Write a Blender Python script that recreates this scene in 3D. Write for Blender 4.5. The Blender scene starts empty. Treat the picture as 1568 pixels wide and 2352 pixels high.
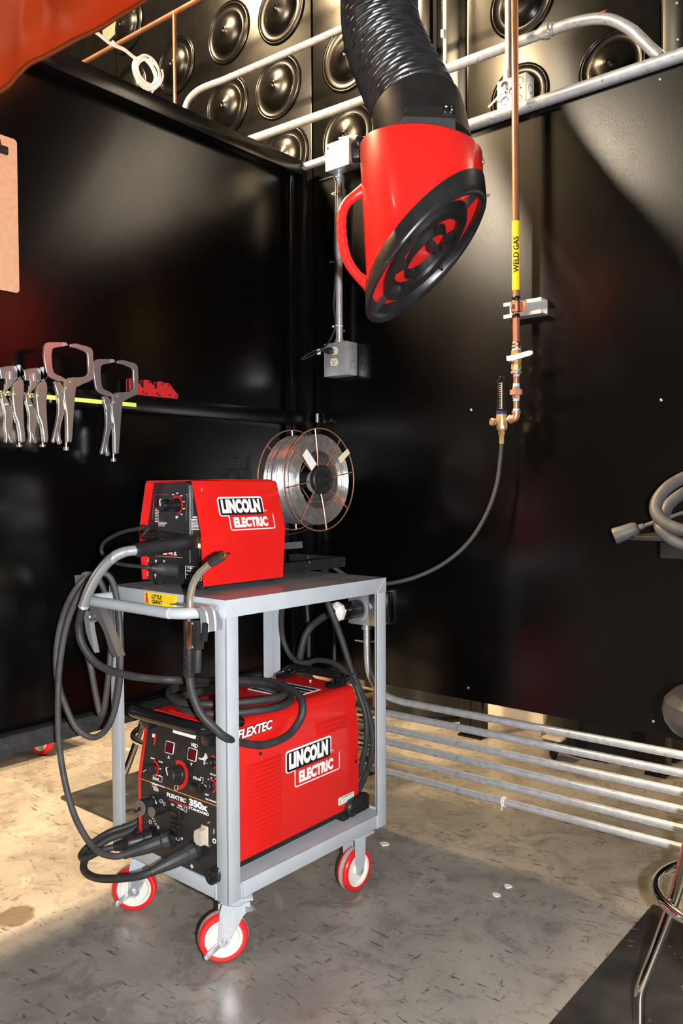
import bpy, bmesh, math, random
from mathutils import Vector, Matrix
random.seed(11)
PI = math.pi
S = bpy.context.scene
COL = S.collection
V = Vector

# ---------------------------------------------------------------- camera
FPX = 1858.318                       # focal length in pixels of the 1568x2352 frame
CAM = V((2.0098, -2.2582, 1.158))
YAW, PITCH, ROLL = 0.69475, 0.03051, -0.00468
_c, _s = math.cos(YAW), math.sin(YAW)
FWD = V((-_s * math.cos(PITCH), _c * math.cos(PITCH), -math.sin(PITCH)))
RIGHT0 = V((_c, _s, 0)); UP0 = RIGHT0.cross(FWD)
RIGHT = math.cos(ROLL) * RIGHT0 + math.sin(ROLL) * UP0
UPV = -math.sin(ROLL) * RIGHT0 + math.cos(ROLL) * UP0
cd = bpy.data.cameras.new('camera'); co = bpy.data.objects.new('camera', cd); COL.objects.link(co)
cd.sensor_fit = 'VERTICAL'; cd.sensor_height = 36.0; cd.lens = FPX / 2352 * 36.0
cd.clip_start = 0.02
co.matrix_world = Matrix(((RIGHT.x, UPV.x, -FWD.x, CAM.x), (RIGHT.y, UPV.y, -FWD.y, CAM.y),
                          (RIGHT.z, UPV.z, -FWD.z, CAM.z), (0, 0, 0, 1)))
S.camera = co

# ---------------------------------------------------------------- world and lights
S.view_settings.view_transform = 'Standard'; S.view_settings.look = 'None'
S.view_settings.gamma = 1.0; S.view_settings.use_curve_mapping = False
S.view_settings.exposure = 0.0
wd = bpy.data.worlds.new('world'); S.world = wd; wd.use_nodes = True
wn = wd.node_tree.nodes; wl = wd.node_tree.links; wn.clear()
wo = wn.new('ShaderNodeOutputWorld'); wb = wn.new('ShaderNodeBackground')
wt = wn.new('ShaderNodeTexCoord'); wx = wn.new('ShaderNodeSeparateXYZ'); wr = wn.new('ShaderNodeValToRGB')
wl.new(wt.outputs['Generated'], wx.inputs[0]); wl.new(wx.outputs['Z'], wr.inputs[0])
wr.color_ramp.elements[0].position = 0.22; wr.color_ramp.elements[0].color = (0.012, 0.011, 0.010, 1)
wr.color_ramp.elements[1].position = 0.75; wr.color_ramp.elements[1].color = (0.32, 0.26, 0.19, 1)
wl.new(wr.outputs[0], wb.inputs[0]); wb.inputs[1].default_value = 0.55
wl.new(wb.outputs[0], wo.inputs[0])

def lamp(name, kind, loc, power, color, size=0.5, target=None, spread=None):
    l = bpy.data.lights.new(name, kind); l.energy = power; l.color = color
    o = bpy.data.objects.new(name, l); COL.objects.link(o); o.location = loc
    if kind == 'AREA':
        l.shape = 'DISK'; l.size = size
        if spread: l.spread = spread
    else:
        l.shadow_soft_size = size
    if target is not None:
        o.rotation_euler = (V(target) - V(loc)).to_track_quat('-Z', 'Y').to_euler()
    return o
WARM = (1.0, 0.70, 0.38)
lamp('high_bay_and_fill_lamp', 'AREA', (-0.65, -1.30, 3.40), 330, WARM, 0.32, (-0.5, -1.1, 0))
lamp('high_bay_and_fill_lamp', 'AREA', (-1.5, -0.7, 4.4), 230, WARM, 0.5, (-1.2, -0.4, 0))
lamp('high_bay_and_fill_lamp', 'AREA', (0.9, 1.75, 3.6), 95, (1.0, 0.73, 0.36), 0.6, (0.9, 1.0, 0))
lamp('high_bay_and_fill_lamp', 'AREA', (-1.3, -4.7, 3.85), 250, (1.0, 0.83, 0.62), 1.0, (0.95, 0, 2.0))
lamp('high_bay_and_fill_lamp', 'AREA', (-1.15, -2.2, 4.05), 10, (1.0, 0.85, 0.66), 0.32, (0.4, 0.4, 2.6))
lamp('high_bay_and_fill_lamp', 'AREA', (3.4, 2.45, 3.5), 62, (1.0, 0.83, 0.62), 1.7, (0, -0.9, 2.0))  # added lamp, no known fixture: puts the glow on the left wall
FLASH = CAM + RIGHT * 0.115 - UPV * 0.02
lamp('camera_flash', 'SPOT', FLASH, 330, (1.0, 0.98, 0.97), 0.018, FLASH + FWD)
fl = bpy.data.objects['camera_flash'].data
fl.spot_size = math.radians(140); fl.spot_blend = 0.6

# ---------------------------------------------------------------- helpers
def frame(loc, rz=0.0): return Matrix.Translation(V(loc)) @ Matrix.Rotation(rz, 4, 'Z')
def ray(px, py): return FWD + RIGHT * ((px - 784) / FPX) - UPV * ((py - 1176) / FPX)
def at(px, py, ax, v, fr=None):
    """point where the sight line through a photo pixel meets a plane of the place (local to frame fr)"""
    o = CAM.copy(); d = ray(px, py)
    if fr is not None:
        i = fr.inverted(); o = i @ o; d = i.to_3x3() @ d
    k = 'xyz'.index(ax); t = (v - o[k]) / d[k]
    return o + d * t
def dep(px, py, t, fr=None):
    p = CAM + ray(px, py) * t
    return fr.inverted() @ p if fr is not None else p

def spline(pts, n=8, closed=False):
    pts = [V(p) for p in pts]; out = []; N = len(pts)
    rng = range(N if closed else N - 1)
    for i in rng:
        if closed: a, b, c, d = pts[(i - 1) % N], pts[i], pts[(i + 1) % N], pts[(i + 2) % N]
        else: a, b, c, d = pts[max(i - 1, 0)], pts[i], pts[i + 1], pts[min(i + 2, N - 1)]
        for k in range(n):
            t = k / n
            out.append(0.5 * ((2 * b) + (c - a) * t + (2 * a - 5 * b + 4 * c - d) * t * t + (3 * b - a - 3 * c + d) * t ** 3))
    if not closed: out.append(pts[-1])
    return out

class MB:
    def __init__(s): s.v = []; s.f = []
    def add(s, vs, fs):
        b = len(s.v); s.v += [V(x) for x in vs]; s.f += [[b + i for i in f] for f in fs]; return s
    def box(s, c, d, M=None, bev=0.0):
        x, y, z = d[0] / 2, d[1] / 2, d[2] / 2; c = V(c)
        if bev > 0:
            b = min(bev, x * .9, y * .9, z * .9)
            bm = bmesh.new(); bmesh.ops.create_cube(bm, size=1.0)
            for q in bm.verts: q.co = V((q.co.x * d[0], q.co.y * d[1], q.co.z * d[2]))
            bmesh.ops.bevel(bm, geom=bm.edges[:], offset=b, segments=2, profile=0.5, affect='EDGES')
            bm.verts.index_update()
            vs = [q.co.copy() for q in bm.verts]; fs = [[q.index for q in f.verts] for f in bm.faces]; bm.free()
        else:
            vs = [V((i, j, k)) for k in (-z, z) for j in (-y, y) for i in (-x, x)]
            fs = [[0, 2, 3, 1], [4, 5, 7, 6], [0, 1, 5, 4], [2, 6, 7, 3], [0, 4, 6, 2], [1, 3, 7, 5]]
        if M is not None: vs = [M.to_3x3() @ p for p in vs]
        return s.add([p + c for p in vs], fs)
    def sweep(s, pts, rad, seg=12, closed=False, cap=True, oval=1.0):
        pts = [V(p) for p in pts]; n = len(pts)
        if not hasattr(rad, '__len__'): rad = [rad] * n
        T = []
        for i in range(n):
            a = pts[(i - 1) % n] if closed else pts[max(i - 1, 0)]
            b = pts[(i + 1) % n] if closed else pts[min(i + 1, n - 1)]
            t = (b - a); T.append(t.normalized() if t.length > 1e-9 else V((0, 0, 1)))
        u = T[0].orthogonal().normalized(); U = [u]
        for i in range(1, n):
            u = U[-1] - T[i] * U[-1].dot(T[i])
            U.append(u.normalized() if u.length > 1e-9 else T[i].orthogonal().normalized())
        vs = []
        tw = 0.0
        if closed:
            e = U[-1] - T[0] * U[-1].dot(T[0]); e.normalize()
            tw = math.atan2(e.cross(U[0]).dot(T[0]), e.dot(U[0]))
        for i in range(n):
            w = T[i].cross(U[i]); off = tw * i / n
            for k in range(seg):
                a = 2 * PI * k / seg + off
                vs.append(pts[i] + (U[i] * math.cos(a) + w * math.sin(a) * oval) * rad[i])
        fs = []
        for i in range(n if closed else n - 1):
            j = (i + 1) % n
            for k in range(seg):
                l = (k + 1) % seg
                fs.append([i * seg + k, i * seg + l, j * seg + l, j * seg + k])
        if cap and not closed:
            fs.append(list(range(seg))[::-1]); fs.append([(n - 1) * seg + k for k in range(seg)])
        return s.add(vs, fs)
    def tube(s, pts, r, seg=12, n=8, closed=False):
        return s.sweep(spline(pts, n, closed), r, seg, closed)
    def cyl(s, a, b, r, r2=None, seg=24):
        return s.sweep([a, b], [r, r if r2 is None else r2], seg)
    def lathe(s, o, ax, prof, seg=28, ring=False):
        """prof: list of (radius, height along ax); ring closes the section instead of capping it"""
        ax = V(ax).normalized(); o = V(o)
        u = ax.orthogonal().normalized(); w = ax.cross(u); vs = []; fs = []
        for r, h in prof:
            for k in range(seg):
                a = 2 * PI * k / seg
                vs.append(o + ax * h + (u * math.cos(a) + w * math.sin(a)) * max(r, 1e-5))
        n = len(prof)
        for i in range(n - 1):
            for k in range(seg):
                l = (k + 1) % seg
                fs.append([i * seg + k, i * seg + l, (i + 1) * seg + l, (i + 1) * seg + k])
        if ring:
            for k in range(seg):
                l = (k + 1) % seg; fs.append([(n - 1) * seg + k, (n - 1) * seg + l, l, k])
        else:
            fs.append(list(range(seg))[::-1]); fs.append([(n - 1) * seg + k for k in range(seg)])
        return s.add(vs, fs)
    def prism(s, poly, M, d):
        """2d outline extruded by d along the local z of M"""
        n = len(poly)
        vs = [M @ V((x, y, 0)) for x, y in poly] + [M @ V((x, y, d)) for x, y in poly]
        fs = [list(range(n))[::-1], list(range(n, 2 * n))]
        for i in range(n):
            j = (i + 1) % n; fs.append([i, j, n + j, n + i])
        return s.add(vs, fs)
    def ring(s, c, ax, R, r, seg=48, seg2=8):
        ax = V(ax).normalized(); u = ax.orthogonal().normalized(); w = ax.cross(u); c = V(c)
        return s.sweep([c + (u * math.cos(2 * PI * k / seg) + w * math.sin(2 * PI * k / seg)) * R for k in range(seg)], r, seg2, True)
    def ball(s, c, r, seg=16):
        return s.lathe(V(c), (0, 0, 1), [(r * math.sin(PI * i / 10), -r * math.cos(PI * i / 10)) for i in range(11)], seg)

def rrect(w, h, r, n=4, x0=0.0, y0=0.0):
    out = []
    for cx, cy, a in ((w - r, h - r, 0), (r, h - r, PI / 2), (r, r, PI), (w - r, r, 1.5 * PI)):
        for k in range(n + 1):
            t = a + PI / 2 * k / n; out.append((x0 + cx + r * math.cos(t), y0 + cy + r * math.sin(t)))
    return out
def basis(o, x, y):
    x = V(x).normalized(); z = x.cross(V(y)).normalized(); y = z.cross(x)
    return Matrix(((x.x, y.x, z.x, o[0]), (x.y, y.y, z.y, o[1]), (x.z, y.z, z.z, o[2]), (0, 0, 0, 1)))

FR = {}
def build(name, mb, m, parent=None, fr=None, world=False, sharp=32, bevel=0.0):
    me = bpy.data.meshes.new(name)
    vs = mb.v
    root = parent
    while root is not None and root.parent is not None: root = root.parent
    if world and root is not None:
        i = FR[root.name].inverted(); vs = [i @ p for p in vs]
    me.from_pydata([tuple(p) for p in vs], [], mb.f); me.validate()
    bm = bmesh.new(); bm.from_mesh(me)
    bmesh.ops.recalc_face_normals(bm, faces=bm.faces[:]); bm.to_mesh(me); bm.free()
    for p in me.polygons: p.use_smooth = True
    me.set_sharp_from_angle(angle=math.radians(sharp))
    me.materials.append(m)
    o = bpy.data.objects.new(name, me); COL.objects.link(o)
    if bevel > 0:
        md = o.modifiers.new('bevel', 'BEVEL'); md.width = bevel; md.segments = 3; md.limit_method = 'ANGLE'; md.angle_limit = math.radians(40)
    if parent is not None: o.parent = parent
    elif fr is not None: o.matrix_world = fr
    return o
def thing(name, label, cat, loc=(0, 0, 0), rz=0.0, group=None):
    o = bpy.data.objects.new(name, None); COL.objects.link(o)
    o.empty_display_size = 0.05
    o.location = loc; o.rotation_euler = (0, 0, rz); o['label'] = label; o['category'] = cat
    if group: o['group'] = group
    FR[o.name] = frame(loc, rz)
    return o
def solo(name, mb, m, label, cat, group=None, sharp=32):
    """a thing that is one mesh, its origin at its base"""
    lo = V((min(p.x for p in mb.v), min(p.y for p in mb.v), min(p.z for p in mb.v)))
    hi = V((max(p.x for p in mb.v), max(p.y for p in mb.v), max(p.z for p in mb.v)))
    b = V(((lo.x + hi.x) / 2, (lo.y + hi.y) / 2, lo.z))
    mb.v = [p - b for p in mb.v]
    o = build(name, mb, m, sharp=sharp); o.location = b
    o['label'] = label; o['category'] = cat
    if group: o['group'] = group
    return o
def struct(name, mb, m, parent=None):
    o = build(name, mb, m, parent)
    if parent is None: o['kind'] = 'structure'
    return o
def text(body, size, M, m, parent, name='lettering', bold=0.0, sx=1.0, shear=0.0, ext=0.0003, align='LEFT', space=1.0):
    cu = bpy.data.curves.new('t', 'FONT'); cu.body = body; cu.size = size; cu.extrude = ext
    cu.offset = bold * size; cu.shear = shear; cu.align_x = align; cu.space_character = space; cu.resolution_u = 3
    o = bpy.data.objects.new('t', cu); COL.objects.link(o)
    dg = bpy.context.evaluated_depsgraph_get()
    me = bpy.data.meshes.new_from_object(o.evaluated_get(dg)); me.name = name
    bpy.data.objects.remove(o); bpy.data.curves.remove(cu)
    me.transform(M @ Matrix.Diagonal((sx, 1, 1, 1))); me.materials.clear(); me.materials.append(m)
    r = bpy.data.objects.new(name, me); COL.objects.link(r); r.parent = parent
    return r

# ---------------------------------------------------------------- materials
def mat(name, col, rough=0.5, metal=0.0, var=0.08, scale=30.0, bump=0.0, bscale=200.0, coat=0.0, spec=0.5, rvar=0.08, speck=None, trans=0.0, alpha=1.0, emit=None, ior=1.45):
    m = bpy.data.materials.new(name); m.use_nodes = True
    N = m.node_tree.nodes; L = m.node_tree.links; p = N['Principled BSDF']
    tc = N.new('ShaderNodeTexCoord'); nz = N.new('ShaderNodeTexNoise'); nz.inputs['Scale'].default_value = scale; nz.inputs['Detail'].default_value = 5
    L.new(tc.outputs['Object'], nz.inputs['Vector'])
    r = N.new('ShaderNodeValToRGB'); L.new(nz.outputs['Fac'], r.inputs[0])
    c = V(col)
    r.color_ramp.elements[0].position = 0.3; r.color_ramp.elements[0].color = (*[max(0, x * (1 - var)) for x in c], 1)
    r.color_ramp.elements[1].position = 0.7; r.color_ramp.elements[1].color = (*[min(1, x * (1 + var)) for x in c], 1)
    out = r.outputs[0]
    if speck:
        n2 = N.new('ShaderNodeTexNoise'); n2.inputs['Scale'].default_value = speck[1]; n2.inputs['Detail'].default_value = 2
        L.new(tc.outputs['Object'], n2.inputs['Vector'])
        r2 = N.new('ShaderNodeValToRGB'); L.new(n2.outputs['Fac'], r2.inputs[0])
        r2.color_ramp.elements[0].position = speck[2]; r2.color_ramp.elements[0].color = (0, 0, 0, 1)
        r2.color_ramp.elements[1].position = speck[2] + 0.03; r2.color_ramp.elements[1].color = (1, 1, 1, 1)
        mx = N.new('ShaderNodeMixRGB'); L.new(r2.outputs[0], mx.inputs[0]); L.new(out, mx.inputs[1]); mx.inputs[2].default_value = (*speck[0], 1)
        out = mx.outputs[0]
    L.new(out, p.inputs['Base Color'])
    mr = N.new('ShaderNodeMapRange'); L.new(nz.outputs['Fac'], mr.inputs[0])
    mr.inputs[3].default_value = max(0.02, rough - rvar); mr.inputs[4].default_value = min(1, rough + rvar)
    L.new(mr.outputs[0], p.inputs['Roughness'])
    p.inputs['Metallic'].default_value = metal; p.inputs['Specular IOR Level'].default_value = spec
    p.inputs['Coat Weight'].default_value = coat; p.inputs['Coat Roughness'].default_value = 0.08
    p.inputs['Transmission Weight'].default_value = trans; p.inputs['IOR'].default_value = ior; p.inputs['Alpha'].default_value = alpha
    if emit: p.inputs['Emission Color'].default_value = (*emit, 1); p.inputs['Emission Strength'].default_value = 1
    if bump > 0:
        nb = N.new('ShaderNodeTexNoise'); nb.inputs['Scale'].default_value = bscale; nb.inputs['Detail'].default_value = 3
        L.new(tc.outputs['Object'], nb.inputs['Vector'])
        b = N.new('ShaderNodeBump'); b.inputs['Strength'].default_value = bump; b.inputs['Distance'].default_value = 0.002
        L.new(nb.outputs['Fac'], b.inputs['Height']); L.new(b.outputs[0], p.inputs['Normal'])
    return m
M = dict(
    wall=mat('black_gloss_sheet', (0.0010, 0.0010, 0.0011), 0.225, 0, 0.2, 3, 0.05, 350, spec=0.55, rvar=0.03),
    frame=mat('black_gloss_frame', (0.003, 0.003, 0.0032), 0.22, 0, 0.2, 8, 0.03, 200, spec=0.55, rvar=0.04),
    dusty=mat('black_dusty_paint', (0.035, 0.035, 0.037), 0.4, 0, 0.3, 40, 0.1, 300, speck=((0.4, 0.36, 0.36), 260, 0.72)),
    dish=mat('black_moulded_panel', (0.003, 0.0029, 0.0027), 0.27, 0, 0.3, 12, 0.03, 120, spec=0.26, rvar=0.03),
    red=mat('red_powder_coat', (0.62, 0.012, 0.010), 0.30, 0, 0.04, 12, 0.03, 500, coat=0.25, speck=((0.75, 0.12, 0.10), 330, 0.745)),
    redplain=mat('red_plastic', (0.60, 0.016, 0.013), 0.38, 0, 0.05, 10, 0.02, 300),
    darkred=mat('red_outline', (0.45, 0.02, 0.02), 0.5),
    black=mat('black_paint', (0.012, 0.012, 0.013), 0.45, 0, 0.25, 20, 0.08, 500),
    panel=mat('black_panel_print', (0.016, 0.016, 0.017), 0.42, 0, 0.2, 25, 0.05, 700),
    glossblack=mat('black_gloss_plastic', (0.008, 0.008, 0.009), 0.2, 0, 0.2, 20),
    plastic=mat('black_plastic', (0.014, 0.014, 0.015), 0.42, 0, 0.25, 30, 0.06, 400),
    hoodblack=mat('black_hood_plastic', (0.011, 0.011, 0.012), 0.33, 0, 0.35, 18, 0.06, 200, speck=((0.06, 0.06, 0.07), 90, 0.73)),
    rubber=mat('dark_rubber', (0.028, 0.028, 0.030), 0.55, 0, 0.25, 35, 0.08, 300),
    greyrubber=mat('grey_dusty_rubber', (0.052, 0.051, 0.051), 0.55, 0, 0.3, 22, 0.1, 160),
    duct=mat('black_duct_fabric', (0.016, 0.016, 0.018), 0.30, 0, 0.3, 30, 0.12, 160, spec=0.7),
    grey=mat('grey_enamel', (0.40, 0.44, 0.48), 0.38, 0, 0.05, 14, 0.05, 260, coat=0.1),
    shelfgrey=mat('grey_enamel_worn', (0.30, 0.315, 0.33), 0.28, 0, 0.18, 9, 0.05, 200, speck=((0.5, 0.5, 0.5), 120, 0.76)),
    white=mat('white_nylon', (0.70, 0.69, 0.62), 0.4, 0, 0.03, 12),
    whitepaint=mat('white_print', (0.82, 0.82, 0.82), 0.5, 0, 0.02),
    label=mat('white_label', (0.78, 0.78, 0.76), 0.5, 0, 0.06, 60),
    tyre=mat('red_polyurethane', (0.63, 0.018, 0.020), 0.28, 0, 0.05, 18, 0.02),
    tread=mat('worn_tread', (0.42, 0.36, 0.36), 0.45, 0, 0.15, 60),
    zinc=mat('bright_zinc', (0.64, 0.67, 0.71), 0.30, 0.75, 0.06, 15, rvar=0.04),
    galv=mat('galvanized_steel', (0.52, 0.55, 0.58), 0.40, 0.6, 0.16, 16, 0.08, 90),
    emt=mat('conduit_steel', (0.60, 0.63, 0.66), 0.38, 0.62, 0.12, 45, 0.06, 140, speck=((0.40, 0.42, 0.44), 60, 0.66)),
    steel=mat('brushed_steel', (0.40, 0.40, 0.41), 0.32, 0.8, 0.06, 12, rvar=0.03),
    nickel=mat('nickel_plate', (0.56, 0.49, 0.42), 0.28, 0.78, 0.04, 12, rvar=0.03),
    chrome=mat('chrome', (0.78, 0.77, 0.74), 0.07, 1.0, 0.03, 20, rvar=0.02),
    wire=mat('bright_wire', (0.46, 0.45, 0.44), 0.26, 0.85, 0.15, 60, 0.1, 300),
    copperwire=mat('copper_coated_rod', (0.50, 0.25, 0.17), 0.34, 0.7, 0.12, 60),
    copper=mat('copper_pipe', (0.66, 0.30, 0.18), 0.28, 0.75, 0.12, 14),
    copperdull=mat('dull_copper', (0.55, 0.26, 0.17), 0.4, 1.0, 0.2, 40),
    brass=mat('brass', (0.66, 0.46, 0.20), 0.3, 0.75, 0.1, 40),
    bronze=mat('bronze_fitting', (0.56, 0.30, 0.19), 0.38, 0.7, 0.1, 60),
    teflon=mat('blue_thread_tape', (0.25, 0.50, 0.78), 0.5, 0, 0.1, 80),
    yellow=mat('yellow_tape', (0.86, 0.62, 0.02), 0.42, 0, 0.03),
    lime=mat('yellow_green_strip', (0.72, 0.80, 0.16), 0.45, 0, 0.05),
    orange=mat('orange_print', (0.85, 0.28, 0.04), 0.5, 0, 0.02),
    led=mat('dark_red_display', (0.09, 0.004, 0.006), 0.15, 0, 0.05),
    beige=mat('beige_boot', (0.50, 0.44, 0.36), 0.5, 0, 0.08, 60, alpha=1.0),
    hardboard=mat('brown_hardboard', (0.58, 0.34, 0.20), 0.55, 0, 0.07, 70, 0.05, 500),
    ivory=mat('ivory_receptacle', (0.78, 0.70, 0.50), 0.4, 0, 0.03),
    cream=mat('white_cable', (0.80, 0.77, 0.66), 0.45, 0, 0.05, 60),
    slot=mat('dark_slot', (0.004, 0.004, 0.004), 0.7, 0, 0.1),
    magred=mat('magnet_red', (0.50, 0.020, 0.025), 0.45, 0, 0.08, 50, 0.08, 300),
    wood=mat('pallet_wood', (0.26, 0.19, 0.11), 0.6, 0, 0.25, 18, 0.2, 60),
    board=mat('beige_board', (0.60, 0.50, 0.36), 0.45, 0, 0.1, 12),
    rubbermat=mat('black_rubber_mat', (0.022, 0.022, 0.022), 0.42, 0, 0.6, 9, 0.15, 140, speck=((0.10, 0.095, 0.09), 26, 0.70)),
    vinyl=mat('black_vinyl', (0.028, 0.028, 0.03), 0.34, 0, 0.2, 20, 0.05, 200),
    bucket=mat('orange_plastic', (0.85, 0.13, 0.02), 0.4, 0, 0.04),
    chip=mat('white_chip', (0.75, 0.72, 0.68), 0.7, 0, 0.15, 200, 0.3, 300),
    green=mat('green_print', (0.13, 0.42, 0.16), 0.5, 0, 0.1),
    bluedark=mat('navy_band', (0.02, 0.02, 0.12), 0.3, 0, 0.1),
)
def clear_plastic():
    m = bpy.data.materials.new('clear_plastic'); m.use_nodes = True
    N = m.node_tree.nodes; L = m.node_tree.links; p = N['Principled BSDF']
    p.inputs['Base Color'].default_value = (0.95, 0.96, 1, 1); p.inputs['Roughness'].default_value = 0.06
    p.inputs['Transmission Weight'].default_value = 1.0; p.inputs['IOR'].default_value = 1.35
    n = N.new('ShaderNodeTexNoise'); n.inputs['Scale'].default_value = 90; b = N.new('ShaderNodeBump'); b.inputs['Strength'].default_value = 0.02
    L.new(n.outputs['Fac'], b.inputs['Height']); L.new(b.outputs[0], p.inputs['Normal'])
    return m
M['clear'] = clear_plastic()
def curtain_mat():
    m = bpy.data.materials.new('orange_vinyl'); m.use_nodes = True
    N = m.node_tree.nodes; L = m.node_tree.links; p = N['Principled BSDF']; o = N['Material Output']
    tc = N.new('ShaderNodeTexCoord'); n = N.new('ShaderNodeTexNoise'); n.inputs['Scale'].default_value = 3.0
    L.new(tc.outputs['Object'], n.inputs['Vector'])
    r = N.new('ShaderNodeValToRGB'); L.new(n.outputs['Fac'], r.inputs[0])
    r.color_ramp.elements[0].color = (0.22, 0.040, 0.006, 1); r.color_ramp.elements[1].color = (0.33, 0.062, 0.010, 1)
    L.new(r.outputs[0], p.inputs['Base Color']); p.inputs['Roughness'].default_value = 0.42
    t = N.new('ShaderNodeBsdfTranslucent'); L.new(r.outputs[0], t.inputs[0])
    x = N.new('ShaderNodeMixShader'); x.inputs[0].default_value = 0.55
    L.new(p.outputs[0], x.inputs[1]); L.new(t.outputs[0], x.inputs[2]); L.new(x.outputs[0], o.inputs[0])
    return m
M['curtain'] = curtain_mat()
def floor_mat():
    m = bpy.data.materials.new('sealed_concrete'); m.use_nodes = True
    N = m.node_tree.nodes; L = m.node_tree.links; p = N['Principled BSDF']
    tc = N.new('ShaderNodeTexCoord')
    def noise(s, d=6, dist=0.0, rough=0.55, vec=None):
        n = N.new('ShaderNodeTexNoise'); n.inputs['Scale'].default_value = s; n.inputs['Detail'].default_value = d
        n.inputs['Distortion'].default_value = dist; n.inputs['Roughness'].default_value = rough
        L.new(vec or tc.outputs['Object'], n.inputs['Vector']); return n.outputs['Fac']
    def ramp(f, a, b, ca=(0, 0, 0, 1), cb=(1, 1, 1, 1)):
        r = N.new('ShaderNodeValToRGB'); L.new(f, r.inputs[0])
        r.color_ramp.elements[0].position = a; r.color_ramp.elements[1].position = b
        r.color_ramp.elements[0].color = ca; r.color_ramp.elements[1].color = cb; return r.outputs[0]
    def mix(f, a, b, k=None):
        x = N.new('ShaderNodeMixRGB')
        if k is not None:
            q = N.new('ShaderNodeMath'); q.operation = 'MULTIPLY'; q.inputs[1].default_value = k; L.new(f, q.inputs[0]); f = q.outputs[0]
        L.new(f, x.inputs[0])
        if isinstance(a, tuple): x.inputs[1].default_value = a
        else: L.new(a, x.inputs[1])
        if isinstance(b, tuple): x.inputs[2].default_value = b
        else: L.new(b, x.inputs[2])
        return x.outputs[0]
    base = ramp(noise(2.2, 8, 0.6), 0.34, 0.66, (0.185, 0.170, 0.152, 1), (0.29, 0.268, 0.24, 1))
    base = mix(ramp(noise(7, 9, 1.0, 0.72), 0.50, 0.62), base, (0.115, 0.104, 0.092, 1), 0.62)
    base = mix(ramp(noise(3.6, 10, 1.6, 0.78), 0.585, 0.625), base, (0.34, 0.31, 0.27, 1), 0.5)
    base = mix(ramp(noise(21, 8, 0.8, 0.72), 0.60, 0.65), base, (0.08, 0.072, 0.063, 1), 0.62)
    def streak(sc, rot, s, lo, col, k):
        mp = N.new('ShaderNodeMapping'); mp.inputs['Scale'].default_value = sc; mp.inputs['Rotation'].default_value = (0, 0, rot)
        L.new(tc.outputs['Object'], mp.inputs['Vector'])
        return mix(ramp(noise(s, 6, 0.5, 0.6, mp.outputs[0]), lo, lo + 0.035), base, col, k)
    base = streak((3, 16, 3), 0.5, 5, 0.62, (0.04, 0.036, 0.032, 1), 0.8)
    base = streak((14, 3, 3), 0.25, 6, 0.635, (0.045, 0.04, 0.035, 1), 0.75)
    base = streak((2, 70, 2), -0.55, 3.5, 0.655, (0.36, 0.34, 0.31, 1), 0.6)
    base = streak((2, 90, 2), 0.9, 3.0, 0.665, (0.36, 0.34, 0.31, 1), 0.6)
    base = mix(ramp(noise(75, 3), 0.70, 0.73), base, (0.03, 0.026, 0.022, 1), 0.75)
    # one brown stain and a darker rubbed patch
    def spot(c, rad, soft, wob):
        sb = N.new('ShaderNodeVectorMath'); sb.operation = 'SUBTRACT'; sb.inputs[1].default_value = c
        L.new(tc.outputs['Object'], sb.inputs[0])
        ln = N.new('ShaderNodeVectorMath'); ln.operation = 'LENGTH'; L.new(sb.outputs[0], ln.inputs[0])
        ad = N.new('ShaderNodeMath'); ad.operation = 'MULTIPLY_ADD'; L.new(noise(14, 5), ad.inputs[0]); ad.inputs[1].default_value = wob; L.new(ln.outputs['Value'], ad.inputs[2])
        return ramp(ad.outputs[0], rad - soft + wob * .5, rad + soft + wob * .5, (1, 1, 1, 1), (0, 0, 0, 1))
    st = at(35, 2105, 'z', 0)
    base = mix(spot((st.x, st.y, 0), 0.052, 0.004, 0.05), base, (0.065, 0.042, 0.025, 1), 0.75)
    st = at(620, 2300, 'z', 0)
    base = mix(spot((st.x, st.y, 0), 0.10, 0.05, 0.10), base, (0.12, 0.10, 0.088, 1), 0.5)
    L.new(base, p.inputs['Base Color'])
    rr = N.new('ShaderNodeMapRange'); L.new(noise(6, 6, 1.0), rr.inputs[0]); rr.inputs[3].default_value = 0.16; rr.inputs[4].default_value = 0.42
    L.new(rr.outputs[0], p.inputs['Roughness']); p.inputs['Specular IOR Level'].default_value = 0.5
    b = N.new('ShaderNodeBump'); b.inputs['Strength'].default_value = 0.06; b.inputs['Distance'].default_value = 0.004
    L.new(noise(40, 4), b.inputs['Height']); L.new(b.outputs[0], p.inputs['Normal'])
    return m
M['floor'] = floor_mat()

# ================================================================ the setting
struct('floor', MB().box((0, 0, -0.05), (16, 16, 0.1)), M['floor'])
ZB, ZT = 0.468, 2.345
# back wall: flush sheet with rivets, its frame behind
o = struct('wall_back', MB().box((1.49, 0.02, (ZB + 2.30) / 2), (3.08, 0.04, 2.30 - ZB)), M['wall'])
mb = MB().box((1.53, -0.0008, 2.282), (3.0, 0.002, 0.0025))
build('seam', mb, M['steel'], o)
def rivets(pts, r, ax, parent, m='steel'):
    for p in pts:
        b = MB().lathe(p, ax, [(r, 0), (r * .9, r * .35), (r * .5, r * .6), (0.0001, r * .65)], 12); build('rivet', b, M[m], parent)
rivets([at(1080, 312, 'y', 0), at(1075, 1580, 'y', 0), at(1518, 919, 'y', 0), at(1082, 942, 'y', 0), at(1515, 182, 'y', 0), at(1500, 1657, 'y', 0), at(790, 760, 'y', 0)], 0.0045, (0, -1, 0), o)
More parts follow.
